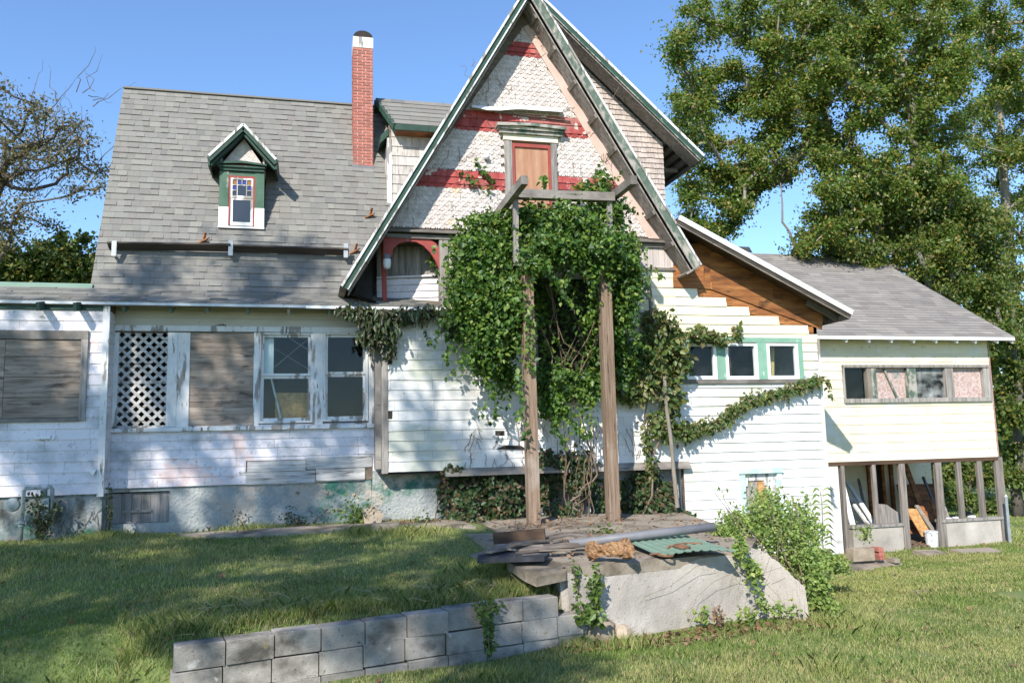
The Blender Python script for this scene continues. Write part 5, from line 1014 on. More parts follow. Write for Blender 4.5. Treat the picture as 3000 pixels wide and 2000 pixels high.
q = W(42, 1158, Y=yy+.05); part(MB().lathe((q[0]-.06, yy+.03, q[2]), [(.02, -.06), (.085, -.04), (.095, .0), (.085, .04), (.03, .06)], 14, axis=(0, 1, 0)), 'regulator', M_gpipe, gm)
C_ = W(102, 1118, Y=yy); D_ = W(118, 1118, Y=yy); part(MB().tube([(C_[0], yy+.05, C_[2]-.14), (C_[0], yy+.05, C_[2]-.03), (C_[0]+.03, yy+.05, C_[2]), (D_[0]-.03, yy+.05, C_[2]), (D_[0], yy+.05, C_[2]-.03), (D_[0]+.005, yy+.05, C_[2]-.34)], .026, 10), 'outlet_pipe', M_gpipe, gm, smooth=True)
part(MB().tube([(C_[0], yy+.05, C_[2]-.13), (A[0]+.24, yy+.05, B[2]-.16)], .03, 8).box(A[0]+.14, C_[0]+.06, yy, yy+.16, C_[2]-.42, C_[2]-.15), 'meter_body', M_gpipe, gm)
# ================================================================== ANNEX LUMBER AND ODDMENTS
def stick(x0, y0, x1, y1, Y0, Y1, w_, t_, m_, name, label, cat='board', group='lumber stored under the right wing'):
    a = W(x0, y0, Y=Y0); b = W(x1, y1, Y=Y1); o = MB().bar(a, b, w_, t_, up=(0, -1, .3)).build(name, m_); tag(o, label, cat, group); return o
stick(2014, 1212, 1945, 1105, YA+.5, YA+1.5, .10, .04, M_trimclean, 'board', 'white board leaning leftmost under the right wing')
stick(2003, 1216, 1950, 1142, YA+.4, YA+1.2, .07, .05, M_trimw, 'board', 'second white board leaning beside the leftmost post')
stick(1996, 1212, 1972, 1100, YA+.8, YA+1.9, .06, .03, M_barkl, 'board', 'thin tan lath leaning behind the white boards')
stick(1965, 1230, 1934, 1110, YA+.25, YA+.5, .12, .03, M_trimclean, 'board', 'white board standing between the wall corner and first post')
o = MB().prism([W(x, y, Y=YA+.5) for x, y in ((2013, 1212), (2078, 1212), (2068, 1180), (2036, 1158), (2012, 1156))][::-1], [W(x, y, Y=YA+.56) for x, y in ((2013, 1212), (2078, 1212), (2068, 1180), (2036, 1158), (2012, 1156))][::-1]).build('panel_door', M_greyv); tag(o, 'grey panelled door with a cut corner behind the half wall', 'door')
o = MB().prism([W(x, y, Y=YA+.9+(1.0 if y < 1150 else 0)) for x, y in ((2090, 1225), (2150, 1225), (2152, 1110), (2058, 1112))], [W(x, y, Y=YA+.95+(1.0 if y < 1150 else 0)) for x, y in ((2090, 1225), (2150, 1225), (2152, 1110), (2058, 1112))]).build('plywood_sheet', M_brownw); tag(o, 'dark brown plywood sheet leaning on the back wall', 'plywood')
stick(2130, 1232, 2092, 1168, YA+.35, YA+.85, .27, .02, M_osb, 'board', 'wide yellow plywood offcut leaning in the opening')
stick(2148, 1225, 2105, 1160, YA+.5, YA+1.0, .10, .03, M_barkl, 'board', 'narrow tan plank right of the plywood offcut')
stick(2139, 1228, 2076, 1058, YA+.6, YA+2.2, .14, .04, M_brownw, 'board', 'long brown plank reaching up to the ceiling')
stick(2160, 1222, 2140, 1150, YA+.5, YA+1.0, .10, .04, M_brownw, 'board', 'short brown plank next to the bucket')
stick(2166, 1205, 2120, 1095, YA+.7, YA+1.5, .05, .05, M_pipe, 'pipe', 'dark pipe leaning across the brown plywood sheet', 'pipe')
stick(2180, 1195, 2145, 1100, YA+.9, YA+1.9, .05, .05, M_greyv, 'board', 'grey stick leaning behind the middle post')
bk = thing('bucket', 'white plastic bucket with printed side standing beside the porch post', 'bucket', W(2140, 1258, Y=YA+.12))
c = W(2142, 1256, Y=YA+.22); part(MB().lathe(c, [(.12, 0), (.145, .30), (.155, .31), (.155, .34), (.14, .345), (.135, .30), (.11, .02)], 16), 'pail', M_plast, bk); part(MB().tube([c+np.array((math.cos(t)*.15, -.02-.03*math.sin(t), .30-.09*math.sin(t))) for t in np.linspace(0, math.pi, 9)], .004, 5), 'handle', M_steel, bk)
for i, (x, y, lb) in enumerate(((2180, 1196, 'small white box on the right half wall by the middle post'), (2200, 1194, 'white cup on the right half wall'), (2236, 1191, 'flat white tray on the right half wall'))):
    q = W(x, y, Y=YA+.1); o = MB().prism([q+np.array(v) for v in ((-.06, 0, 0), (.06, 0, 0), (.07, 0, .07), (-.05, 0, .06))], [q+np.array(v) for v in ((-.06, .1, 0), (.06, .1, 0), (.07, .1, .07), (-.05, .1, .06))]).build('container', M_paint); tag(o, lb, 'container')
fp = thing('fence_post', 'grey steel fence post standing in the grass right of the house', 'fence post', W(2322, 1256, Y=YA-.25))
a = W(2322, 1258, Y=YA-.25); b = W(2316, 1140, Y=YA-.25); part(MB().box(a[0]-.035, a[0]+.035, a[1]-.004, a[1]+.004, a[2]-.2, b[2]).box(a[0]-.004, a[0]+.004, a[1]+.004, a[1]+.05, a[2]-.2, b[2]), 'post', M_steel, fp); part(MB().prism([(a[0]-.035, a[1]-.005, b[2]+.002), (a[0]+.035, a[1]-.005, b[2]+.002), (a[0]+.0, a[1]-.005, b[2]+.05)], [(a[0]-.035, a[1]+.005, b[2]+.002), (a[0]+.035, a[1]+.005, b[2]+.002), (a[0]+.0, a[1]+.005, b[2]+.05)]), 'tip', M_paint, fp)
# cinder block, bricks, edging
def gz(x, y): return float(ground(x, y))
cb = W(1978, 1295, Z=-.22); bx, by = cb[0], cb[1]; z = gz(bx, by)+.13
o = thing('cinder_block', 'tan hollow cinder block on the edging slab in the grass', 'concrete block', (bx, by, z))
part(MB().box(bx-.2, bx+.2, by-.1, by-.065, z, z+.2).box(bx-.2, bx+.2, by+.065, by+.1, z, z+.2).box(bx-.2, bx-.165, by-.064, by+.064, z, z+.2).box(bx-.02, bx+.02, by-.064, by+.064, z, z+.2).box(bx+.165, bx+.2, by-.064, by+.064, z, z+.2), 'block', M_stone, o)
for i, (dx, dy, dz, lb) in enumerate(((.33, -.02, .0, 'lower red brick beside the cinder block'), (.34, .0, .068, 'middle red brick of the short stack'), (.32, -.01, .136, 'top red brick of the short stack'), (.55, -.1, -.05, 'tan brick lying apart from the stack'))):
    o = MB().box(bx+dx-.05, bx+dx+.05, by+dy-.1, by+dy+.1, z+dz, z+dz+.064).build('brick', M_brick if i < 3 else M_slab); tag(o, lb, 'brick', 'loose bricks')
for i, (x, y, l, lb) in enumerate(((2010, 1305, .9, 'low concrete edging slab under the cinder block'), (1960, 1322, .6, 'broken grey edging slab below the bush'), (2140, 1270, .5, 'pale flat slab in the grass before the opening'), (2245, 1262, .9, 'long pale slab in the grass at the right half wall'))):
    q = W(x, y, Z=-.3); zz = gz(q[0], q[1]); o = MB().prism([(q[0]-l/2, q[1]-.16, zz+.06), (q[0]+l/2, q[1]-.12, zz+.05), (q[0]+l/2, q[1]+.18, zz+.08), (q[0]-l/2, q[1]+.2, zz+.09)], [(q[0]-l/2, q[1]-.16, zz-.1), (q[0]+l/2, q[1]-.12, zz-.1), (q[0]+l/2, q[1]+.18, zz-.1), (q[0]-l/2, q[1]+.2, zz-.1)]).build('edging_slab', M_slab); tag(o, lb, 'slab', 'slabs in the grass')
mb = MB()
for i in range(40):
    x, y = random.choice(((2050, 1295), (2090, 1292), (2120, 1378), (1440, 1470), (1560, 1452), (2030, 1312), (2075, 1310)))
    q = W(x+random.uniform(-40, 40), y+random.uniform(-6, 6), Z=-.1); zz = gz(q[0], q[1]); s = random.uniform(.015, .045)
    mb.lathe((q[0], q[1], zz-.01), [(s*.8, 0), (s, s*.4), (s*.5, s*.9)], 6)
mb.build('stone_chips', M_slab, kind='stuff')
# ================================================================== VINES AND PLANTS
def P(x, y, Y): return W(x, y, Y=Y)
def pxr(r, Y): return r/.784/FOC*(Y+.9)
def plant(name, label, cat, base, blobs, n, size, lm, stems=(), group=None, bias=(-.1, -.7, .5), droop=(0, 0, -.7), spread=.6, shell=.45, **k):
    root = thing(name, label, cat, base, group); tot = sum(b[2]*b[3] for b in blobs); pts = []
    for (x, y, rx, ry, Y, dp) in blobs:
        c = P(x, y, Y); pts.append(blob(c, pxr(rx, Y), pxr(ry, Y), max(int(n*rx*ry/tot), 4), ry=dp, shell=shell, fuzz=.12))
    foliage('foliage', np.concatenate(pts), size, lm, root, bias=bias, droop=droop, spread=spread, **k)
    if stems:
        mb = MB()
        for s in stems: mb.tube(s[0], s[1], 5)
        mb.build('stem', M_stem, root, kind='stuff')
    return root
YV_ = 12.2
ms = []
for i in range(8):
    x = random.uniform(1300, 1365); a = P(x, 1205, 12.5); b = P(random.uniform(1290, 1380), random.uniform(900, 980), 12.5); p = wiggle(a, b, 7, .05); ms.append((p, [random.uniform(.004, .011)]*8))
for i in range(10):
    a = P(random.uniform(1250, 1390), random.uniform(880, 960), 12.5); b = P(random.uniform(1230, 1420), random.uniform(620, 760), 12.2); ms.append((wiggle(a, b, 5, .05), [random.uniform(.006, .012)]*6))
ms.append((wiggle(P(1310, 1150, 12.45), P(1372, 1090, 12.45), 5, .03), [.016]*6)); ms.append((wiggle(P(1372, 1090, 12.45), P(1330, 950, 12.5), 6, .04), [.018, .018, .016, .015, .014, .012, .01]))
B = [(1210, 500, 50, 35, 12.1, .45), (1300, 520, 95, 60, 12.0, .55), (1390, 500, 50, 50, 12.1, .4), (1250, 570, 60, 50, 11.9, .5), (1360, 570, 80, 55, 11.75, .45), (1300, 580, 100, 36, 11.75, .35), (1125, 520, 70, 38, 12.4, .35), (1120, 590, 75, 60, 12.2, .4), (1080, 570, 35, 40, 12.5, .25),
     (1110, 680, 82, 75, 12.1, .42), (1140, 760, 70, 70, 12.1, .4), (1130, 830, 45, 45, 12.3, .3), (1175, 700, 40, 90, 11.95, .35), (1065, 640, 40, 45, 12.4, .25), (1060, 730, 22, 50, 12.5, .2), (1430, 580, 42, 60, 11.9, .35), (1440, 660, 36, 70, 11.95, .35), (1420, 720, 40, 60, 12.1, .35), (1375, 670, 26, 60, 12.0, .25),
     (1270, 880, 44, 50, 12.45, .2), (1365, 780, 26, 80, 12.45, .2), (1345, 880, 40, 44, 12.45, .2), (1270, 930, 36, 35, 12.45, .2), (1240, 690, 24, 60, 12.5, .15), (1430, 820, 40, 60, 12.45, .25), (1160, 870, 25, 30, 12.4, .2), (1410, 600, 50, 30, 11.7, .25), (1230, 610, 40, 25, 11.7, .25)]
vine = plant('vine', 'large leafy green vine smothering the pergola and gable wall', 'vine', (4, 12.4, .8), B, 11000, .092, M_vine, ms, shell=.5)
B2 = []
for (x, y, rx, ry, Y, dp) in B: B2.append(blob(P(x, y, Y), pxr(rx*1.04, Y), pxr(ry*1.04, Y), int(.42*rx*ry), ry=dp, shell=.3, fuzz=.17))
foliage('foliage', np.concatenate(B2), .058, M_vine, vine, bias=(-.1, -.7, .5), droop=(0, 0, -.7), spread=.7)
for i in range(190):
    (x, y, rx, ry, Y, dp) = B[RNG.integers(0, len(B))]; an = RNG.uniform(0, 2*math.pi); c = P(x+rx*math.cos(an)*.85, y-ry*math.sin(an)*.85, Y-.1); L_ = RNG.uniform(.15, .62); dr = np.array((math.cos(an)*.5, -.15, math.sin(an)*.35-.45)); t_ = RNG.random(int(L_*42))[:, None]
    B2.append(c+nrm(dr)*L_*t_+RNG.normal(0, .03, (len(t_), 3)))
foliage('foliage', np.concatenate(B2[len(B):]), .08, M_vine, vine, bias=(-.1, -.7, .5), droop=(0, 0, -1), spread=.6)
part(MB().box(W(1232, 700, Y=YC)[0], W(1398, 700, Y=YC)[0], YC-.03, YC-.0215, 2.72, 4.62), 'vine_shade_panel', M_dark)  # dark panel added on the wall, standing in for deep shade behind the vine
def strand(x0, y0, x1, y1, Y, n, w_=8):
    a, b = P(x0, y0, Y), P(x1, y1, Y); t = RNG.random(n)[:, None]; return a+(b-a)*t+RNG.normal(0, pxr(w_, Y)*.5, (n, 3))*np.array((1, .5, 1))
top = [strand(1240, 640, 1260, 860, 12.5, 170, 26), strand(1300, 640, 1310, 900, 12.6, 260, 40), strand(1350, 660, 1345, 860, 12.4, 120, 20), strand(1300, 620, 1330, 720, 12.0, 50, 14), strand(1250, 400, 1248, 440, 11.9, 30, 7), strand(1330, 420, 1420, 405, 12.6, 60, 10), strand(1380, 385, 1390, 450, 12.6, 80, 14), strand(1320, 430, 1400, 440, 12.5, 120, 12), strand(1060, 400, 1130, 440, 12.7, 26, 8), strand(1090, 370, 1140, 425, 12.7, 22, 8), strand(1180, 470, 1200, 880, 11.65, 34, 6), strand(1185, 840, 1215, 1030, 11.6, 26, 5), strand(1040, 540, 1050, 650, 12.6, 60, 8), strand(1450, 540, 1460, 660, 12.0, 110, 12), strand(1215, 690, 1222, 860, 11.66, 60, 9), strand(1020, 720, 1040, 790, 12.6, 60, 9), strand(1290, 930, 1350, 1010, 12.3, 50, 9), strand(985, 580, 1000, 610, 13.0, 40, 10)]
foliage('foliage', np.concatenate(top), .09, M_vine, vine, bias=(-.1, -.7, .5), droop=(0, 0, -.7), spread=.6)
# creeper at the right of the pergola and its diagonal runner
cb_ = [(1530, 770, 45, 60, 12.5, .25), (1500, 740, 30, 40, 12.6, .2), (1560, 820, 32, 60, 12.55, .22), (1500, 820, 50, 60, 12.55, .25), (1480, 880, 45, 40, 12.6, .2), (1540, 900, 35, 60, 12.55, .2), (1610, 765, 40, 24, 12.6, .18), (1655, 775, 30, 16, 12.65, .12), (1695, 760, 12, 20, 12.7, .08), (1450, 900, 50, 28, 12.6, .18), (1520, 975, 40, 35, 12.6, .18), (1570, 985, 30, 22, 12.6, .15)]
path = [(1560, 990), (1600, 985), (1640, 968), (1680, 945), (1715, 918), (1760, 905), (1810, 893), (1850, 880), (1890, 866)]
cst = [([P(x, y, YC-.08) for x, y in path], [.016]*9), (wiggle(P(1475, 1200, 12.5), P(1520, 960, 12.6), 8, .04), [.016]*9), (wiggle(P(1500, 1190, 12.5), P(1490, 900, 12.6), 8, .04), [.012]*9)]
crp = plant('creeper', 'reddish green creeper on the white wall with a long diagonal runner', 'creeper', (6, 12.6, .8), cb_, 3000, .095, M_virg, cst, bias=(-.1, -.8, .4), droop=(.1, 0, -1))
rp = [strand(x0, y0+3, x1, y1+3, YC-.14, 130, 20-i*1.0) for i, ((x0, y0), (x1, y1)) in enumerate(zip(path[:-1], path[1:]))]+[strand(1900, 870, 1908, 915, YC-.1, 30, 6), strand(1480, 980, 1500, 1100, 12.55, 160, 14), strand(1530, 960, 1545, 1010, 12.5, 60, 14)]
foliage('foliage', np.concatenate(rp), .085, M_virg, crp, bias=(-.1, -.8, .4), droop=(.1, 0, -1), spread=.5, wid=.28)
# dry looking creeper over the eave of the sunroom
plant('creeper', 'dark drooping creeper hanging over the eave and right sunroom window', 'creeper', (.9, 12.6, 4), [(870, 725, 60, 26, 12.6, .16), (880, 755, 40, 45, 12.6, .16), (820, 715, 40, 18, 12.62, .12), (930, 722, 40, 22, 12.6, .14), (845, 775, 28, 28, 12.7, .12), (985, 712, 45, 16, 12.6, .12), (1035, 735, 24, 36, 12.6, .12), (895, 800, 16, 20, 12.65, .1), (790, 708, 24, 8, 12.65, .08)], 1500, .115, mat('drooping_leaf', [(.03, .055, .02), (.05, .075, .028), (.07, .055, .035), (.06, .10, .03)], 3, tint=0, rough=.4, bump=0, spec=.5, ramp=(0, 1), rndramp=True, transl=.15), [(wiggle(P(1040, 715, 12.62), P(800, 712, 12.62), 8, .03), [.01]*9)], bias=(0, -.8, .3), droop=(0, 0, -1.3), wid=.2, shell=.2)
foliage('foliage', np.concatenate([strand(975, 720, 985, 800, 12.62, 24, 5), strand(1045, 740, 1052, 780, 12.6, 40, 9)]), .07, M_virg, bpy.data.objects['creeper.001'], bias=(0, -.8, .3), droop=(0, 0, -1.2))
# ivy on the cellar wall
ivy = plant('ivy', 'dark ivy with brown dead leaves covering the cellar wall between the posts', 'ivy', (2.6, 12.9, .8), [(1060, 1110, 40, 36, 13.0, .1), (1120, 1120, 60, 55, 12.95, .14), (1190, 1120, 50, 60, 12.95, .14), (1060, 1180, 30, 40, 12.85, .2), (1080, 1210, 40, 26, 12.6, .25), (1140, 1190, 60, 34, 12.8, .2), (1255, 1120, 30, 70, 12.95, .14), (1310, 1060, 60, 30, 12.72, .1), (1250, 1050, 30, 25, 12.72, .08), (1355, 1110, 22, 60, 12.95, .1), (1280, 1090, 30, 22, 12.9, .12), (1385, 1150, 14, 60, 12.9, .1), (1330, 1090, 34, 50, 12.7, .15), (1300, 1180, 40, 30, 12.6, .2), (1040, 1080, 30, 12, 12.75, .06), (1070, 1170, 40, 50, 12.6, .25), (1150, 1150, 60, 60, 12.75, .2), (1020, 1130, 14, 50, 12.95, .08)], 5600, .075, M_ivy, [(wiggle(P(1000+i*30, 1205, 12.95), P(1000+i*31+random.uniform(-30, 30), 1085, 13.02), 5, .03), [.008]*6) for i in range(12)], bias=(-.1, -1, .3), spread=.5, shell=.2)
plant('ivy', 'green ivy on the white cellar wall right of the right post', 'ivy', (5.6, 12.8, .8), [(1480, 1110, 34, 44, 12.85, .16), (1490, 1160, 60, 46, 12.7, .25), (1440, 1150, 22, 55, 12.9, .12), (1530, 1140, 26, 40, 12.8, .15), (1540, 1185, 50, 22, 12.6, .25), (1470, 1190, 50, 22, 12.7, .22), (1500, 1120, 20, 60, 12.9, .12), (1585, 1195, 22, 14, 12.5, .2)], 4200, .075, M_ivy, [(wiggle(P(1460+i*12, 1200, 12.9), P(1475+i*8, 1085, 12.98), 5, .03), [.008]*6) for i in range(6)], bias=(-.1, -.9, .4), spread=.5, shell=.2)
# bush at the terrace end
bb = [(1690, 1190, 40, 22, 9.7, .35), (1660, 1215, 40, 16, 9.6, .3), (1770, 1190, 74, 50, 9.6, .5), (1720, 1210, 60, 30, 9.6, .45), (1800, 1240, 80, 50, 9.2, .5), (1850, 1290, 55, 45, 8.8, .4), (1760, 1150, 35, 35, 10.0, .4), (1680, 1225, 40, 18, 9.6, .35), (1840, 1220, 50, 45, 9.5, .45), (1880, 1340, 24, 50, 8.3, .25), (1890, 1390, 26, 24, 8.2, .25), (1700, 1260, 18, 34, 8.2, .1), (1730, 1310, 18, 26, 8.15, .1), (1905, 1290, 35, 24, 9.4, .35), (1840, 1180, 24, 40, 9.8, .3), (1925, 1305, 28, 18, 9.6, .3)]
bst = [(wiggle(P(1840, 1380, 8.6), P(x, y, 9.2), 6, .05), [.010, .009, .008, .007, .005, .004, .003]) for x, y in ((1770, 1120), (1660, 1140), (1720, 1100), (1840, 1140), (1900, 1260), (1700, 1230), (1640, 1130), (1790, 1110))]
bush = plant('bush', 'bright green sprawling bush at the right end of the terrace wall', 'bush', (5.1, 8.6, 0), bb, 10000, .044, M_bush, bst, bias=(-.2, -.4, .9), droop=(0, -.2, -.2), spread=.9, shell=.3)
foliage('foliage', np.concatenate([strand(1850, 1330, x, y, 9.1, 46, 14) for x, y in ((1760, 1110), (1655, 1120), (1720, 1095), (1850, 1120), (1690, 1160), (1935, 1270), (1650, 1215), (1800, 1120))]+[strand(1700, 1260, 1760, 1400, 8.02, 110, 16), strand(1750, 1390, 1830, 1400, 7.95, 90, 14), strand(1590, 1410, 1700, 1430, 8.0, 60, 14)]), .05, M_bush, bush, bias=(-.2, -.4, .9), spread=.9)
wv_ = MB()
for q in ([(1800, 1300), (1740, 1320), (1690, 1312), (1640, 1335), (1600, 1370), (1580, 1425)], [(1770, 1275), (1750, 1330), (1790, 1370), (1815, 1420)], [(1700, 1270), (1690, 1330), (1730, 1370), (1760, 1425)], [(1640, 1290), (1600, 1300), (1540, 1345), (1480, 1370)]):
    wv_.tube([W(x, y, Y=8.02+.09*(x-1400)/400-(.1 if x > 1780 else 0)-.03) for x, y in q], [.0018]*len(q), 4)
wv_.build('tendril', M_stem, bush, kind='stuff')
# tall sapling with drooping leaf pairs
sp = thing('sapling', 'slender sapling with drooping leaf pairs by the right house corner', 'sapling', P(1893, 1330, 10.6))
a = P(1893, 1345, 10.6); b = P(1884, 1128, 10.6); pth = wiggle(a, b, 8, .012); part(MB().tube(pth, [.014-.0012*i for i in range(9)], 6), 'stem', M_barkl, sp)
for i in range(13):
    t = .22+.78*i/12; p = pth[0]+(pth[-1]-pth[0])*t
    for sg in (-1, 1):
        L = .16+.05*random.random(); q = [p, p+np.array((sg*L*.5, -.04, .05)), p+np.array((sg*L, -.05, -.03))]
        wv = .045; mb = MB(); mb.poly([q[0], q[1]+np.array((0, -wv, 0)), q[2], q[1]+np.array((0, 0, .012))]); mb.poly([q[0], q[1]+np.array((0, 0, .012)), q[2], q[1]+np.array((0, wv, 0))]); mb.build('leaf', M_bush, sp)
# weeds and tufts
def weed(x, y, Y, rx, ry, n, size, m_, label, z=None, name='weed', cat='weed', group=None, stems=4, **k):
    c = P(x, y, Y); r = pxr(rx, Y); h = pxr(ry, Y)*2; root = thing(name, label, cat, c, group)
    mb = MB()
    pts = []
    for i in range(stems):
        e = c+np.array((random.uniform(-r, r), random.uniform(-r, r)*.6, h*random.uniform(.5, 1))); p = wiggle(c, e, 4, .015); mb.tube(p, [.006, .005, .004, .003, .002], 4); t = RNG.random(n//stems)[:, None]; pts.append(c+(e-c)*t+RNG.normal(0, r*.22, (n//stems, 3))*np.array((1, .7, .6)))
    mb.build('stem', M_stem, root, kind='stuff'); foliage('foliage', np.concatenate(pts), size, m_, root, **k); return root
weed(95, 1235, 12.45, 34, 52, 420, .05, M_ivy, 'leafy weed growing up behind the gas meter pipes', stems=7)
weed(250, 1215, 12.75, 10, 55, 110, .045, M_ivy, 'thin dry vine climbing the corner left of the cellar hatch', stems=3)
weed(700, 1212, 12.9, 46, 22, 160, .045, M_ivy, 'low weed against the foundation under the rotten boards', stems=5)
weed(560, 1210, 12.9, 20, 20, 50, .045, M_ivy, 'small weed against the foundation right of the hatch', stems=4)
weed(820, 1205, 12.75, 46, 32, 420, .05, M_weed, 'bright weeds at the foot of the foundation corner', stems=9)
weed(968, 1215, 12.5, 26, 18, 110, .045, M_weed, 'small weed left of the ivy bush', stems=4)
weed(1325, 1392, 7.95, 14, 56, 150, .05, M_weed, 'spindly green weed at the corner of the terrace wall', stems=4)
weed(1368, 1400, 7.8, 20, 62, 260, .05, M_weed, 'tall leafy weed in front of the terrace wall', stems=4)
weed(1125, 1500, 7.35, 12, 52, 170, .05, M_weed, 'weed trailing over the block wall', stems=4)
weed(1120, 1408, 7.55, 40, 14, 120, .05, M_weed, 'leafy weed on top of the block wall', stems=6)
weed(1360, 1430, 7.75, 30, 22, 90, .07, M_weed, 'broad leaved weed at the right end of the block wall', stems=5)
weed(1650, 1432, 7.85, 14, 26, 60, .04, M_dead, 'brown dry weed at the foot of the terrace wall', stems=7)
weed(1615, 1430, 7.85, 14, 20, 70, .045, M_bush, 'green tuft at the foot of the terrace wall', stems=5)
weed(1720, 1430, 7.8, 30, 24, 110, .045, M_bush, 'weeds at the right foot of the terrace wall', stems=6)
weed(1370, 1235, 10.5, 60, 14, 130, .05, M_weed, 'weeds growing through the pipe and boards on the terrace', stems=7)
weed(1240, 1216, 11.7, 60, 16, 90, .05, M_dead, 'dry brown twigs heaped at the foot of the left post', stems=14)
weed(1410, 1212, 11.7, 30, 12, 50, .04, M_dead, 'dry twigs at the foot of the right post', stems=9)
weed(1990, 1240, 14.2, 36, 30, 130, .06, M_bush, 'light green sapling in front of the left half wall', stems=5)
weed(1760, 1400, 7.9, 14, 10, 40, .04, M_bush, 'small green plant on the terrace wall face', stems=3)
# dead twigs heap
tw = thing('twig_pile', 'heap of grey dead twigs at the foot of the pergola posts', 'twigs', P(1270, 1215, 11.5)); mb = MB()
for i in range(90):
    c = P(random.uniform(1170, 1330), random.uniform(1205, 1238), 11.4+random.uniform(-.3, .4)); d = RNG.normal(0, .22, 3)*np.array((1.4, .8, .35)); mb.tube(wiggle(c-d, c+d, 3, .03), [.006, .005, .004, .003], 4, cap=False)
mb.build('twig', M_stem, tw, kind='stuff')
ws = thing('vine_roots', 'bare grey clinging vine roots on the siding beside the posts', 'vine', (3.5, 12.7, 2)); mb = MB()
for i in range(90):
    x, y = (random.uniform(1060, 1480), random.uniform(960, 1080)) if i < 70 else (random.uniform(70, 240), random.uniform(1150, 1220)); Yq = YC-.03 if i < 70 else YL+.02
    c = P(x, y, Yq); p = wiggle(c, c+np.array((random.uniform(-.12, .12), 0, -random.uniform(.08, .3))), 4, .012); mb.tube([q*np.array((1, 0, 1))+np.array((0, Yq, 0)) for q in p], [.004]*5, 4, cap=False)
mb.build('root_strand', M_stem, ws, kind='stuff')
# dry tendrils on the gable
gt = thing('dry_vine', 'dry leafless vine tendrils on the upper gable', 'vine', (4, 12.7, 8)); mb = MB()
for i in range(34):
    t = random.random(); x = 1215+(random.choice((-1, 1))*(40+200*t)+random.uniform(-40, 40))*.8; y = 40+330*t+random.uniform(-20, 60); c = P(x, y, YC-.035)
    p = wiggle(c, c+np.array((random.uniform(-.35, .35), 0, random.uniform(-.6, .3))), 6, .04); mb.tube([q*np.array((1, 0, 1))+np.array((0, YC-.035-random.random()*.01, 0)) for q in p], [.0035]*7, 4, cap=False)
for x, y in ((1228, 20), (1245, 60), (1395, 330), (1420, 200)): c = P(x, y, YG+.1); mb.tube(wiggle(c, c+np.array((random.uniform(-.2, .1), 0, -.4)), 5, .04), [.004]*6, 4, cap=False)
mb.build('tendril', M_stem, gt, kind='stuff')
# ================================================================== TREES
def CL(L, Y, dy=1.2): return [(P(x, y, Y+random.uniform(-dy, dy)), pxr(r, Y)) for x, y, r in L]
def crown(poly, n, rr, Y, dy, gaps=()):
    xs = [p[0] for p in poly]; ys = [p[1] for p in poly]; out = []; tries = 0
    while len(out) < n and tries < 4000:
        tries += 1; x = RNG.uniform(min(xs), max(xs)); y = RNG.uniform(min(ys), max(ys))
        if not inpoly(np.array([x]), np.array([y]), poly)[0]: continue
        if any((x-a)**2+(y-b)**2 < c*c for a, b, c in gaps): continue
        if any((x-a)**2+(y-b)**2 < (rr*.5)**2 for a, b, _ in out): continue
        out.append((x, y, rr*RNG.uniform(.75, 1.3)))
    return CL(out, Y, dy)
def inpoly(x, y, poly):
    ins = np.zeros(x.shape, bool); n = len(poly)
    for i in range(n):
        (x0, y0), (x1, y1) = poly[i], poly[(i+1) % n]; c = ((y0 > y) != (y1 > y)) & (x < (x1-x0)*(y-y0)/(y1-y0+1e-12)+x0); ins ^= c
    return ins
GP = [(1800, 470, 62), (1760, 520, 40), (1850, 430, 30), (1715, 260, 14), (1870, 205, 16), (2090, 300, 16), (2235, 380, 18), (2250, 150, 14), (1640, 95, 12), (1960, 330, 14)]
tree('tree', 'tall spreading tree with leaning limbs behind the roof right of the gable', P(1985, 900, 21), P(1880, 200, 21), crown([(1535, 60), (1570, 20), (1640, -20), (1900, -30), (1900, 330), (1830, 400), (1740, 440), (1690, 520), (1640, 560), (1570, 560), (1580, 470), (1560, 400), (1545, 330), (1545, 200)], 165, 29, 21, 1.6, GP), 80000, .10, M_tree, M_barkl, .24, 'big trees behind the house', twigs=5, limbr=.09, sprd=.3)
tree('tree', 'dense middle tree with yellowing leaves behind the right wing roof', P(2185, 900, 20), P(2070, 120, 20), crown([(1880, -30), (2230, -30), (2210, 640), (2130, 650), (2000, 610), (1900, 585), (1850, 575), (1880, 500), (1860, 400)], 200, 31, 19.6, 1.8, GP), 105000, .10, M_tree, M_barkl, .24, 'big trees behind the house', twigs=5, limbr=.085, sprd=.3)
tree('tree', 'tall thin crowned tree at the right edge with pale branches', P(2345, 900, 23), P(2280, 60, 23), crown([(2200, -30), (2440, -30), (2440, 660), (2200, 660)], 140, 32, 23, 1.5, GP), 68000, .105, M_tree, M_barkl, .2, 'big trees behind the house', twigs=5, limbr=.09, sprd=.28)
tree('tree', 'dense layered lower tree hanging over the right wing ridge', P(2150, 900, 18.6), P(2120, 560, 18.6), crown([(1835, 575), (1870, 500), (1940, 420), (2080, 400), (2200, 420), (2300, 520), (2330, 770), (2260, 745), (2190, 690), (2120, 655), (2040, 625), (1930, 590)], 100, 33, 18.9, .8), 52000, .10, M_treed, M_barkl, .16, 'big trees behind the house', twigs=5, limbr=.09, sprd=.3, flat=.5)
tree('tree', 'dark lower tree beside the right wing roof edge', P(2340, 1190, 20.5), P(2330, 700, 20.5), CL([(2270, 690, 46), (2330, 700, 55), (2345, 790, 50), (2310, 770, 36), (2345, 870, 50), (2330, 950, 46), (2345, 1030, 46), (2340, 1100, 40), (2310, 830, 26), (2390, 900, 60), (2300, 900, 26)], 20.5, .8), 20000, .125, M_treed, M_bark, .14, 'lower trees behind the right wing', twigs=7, limbr=.12)
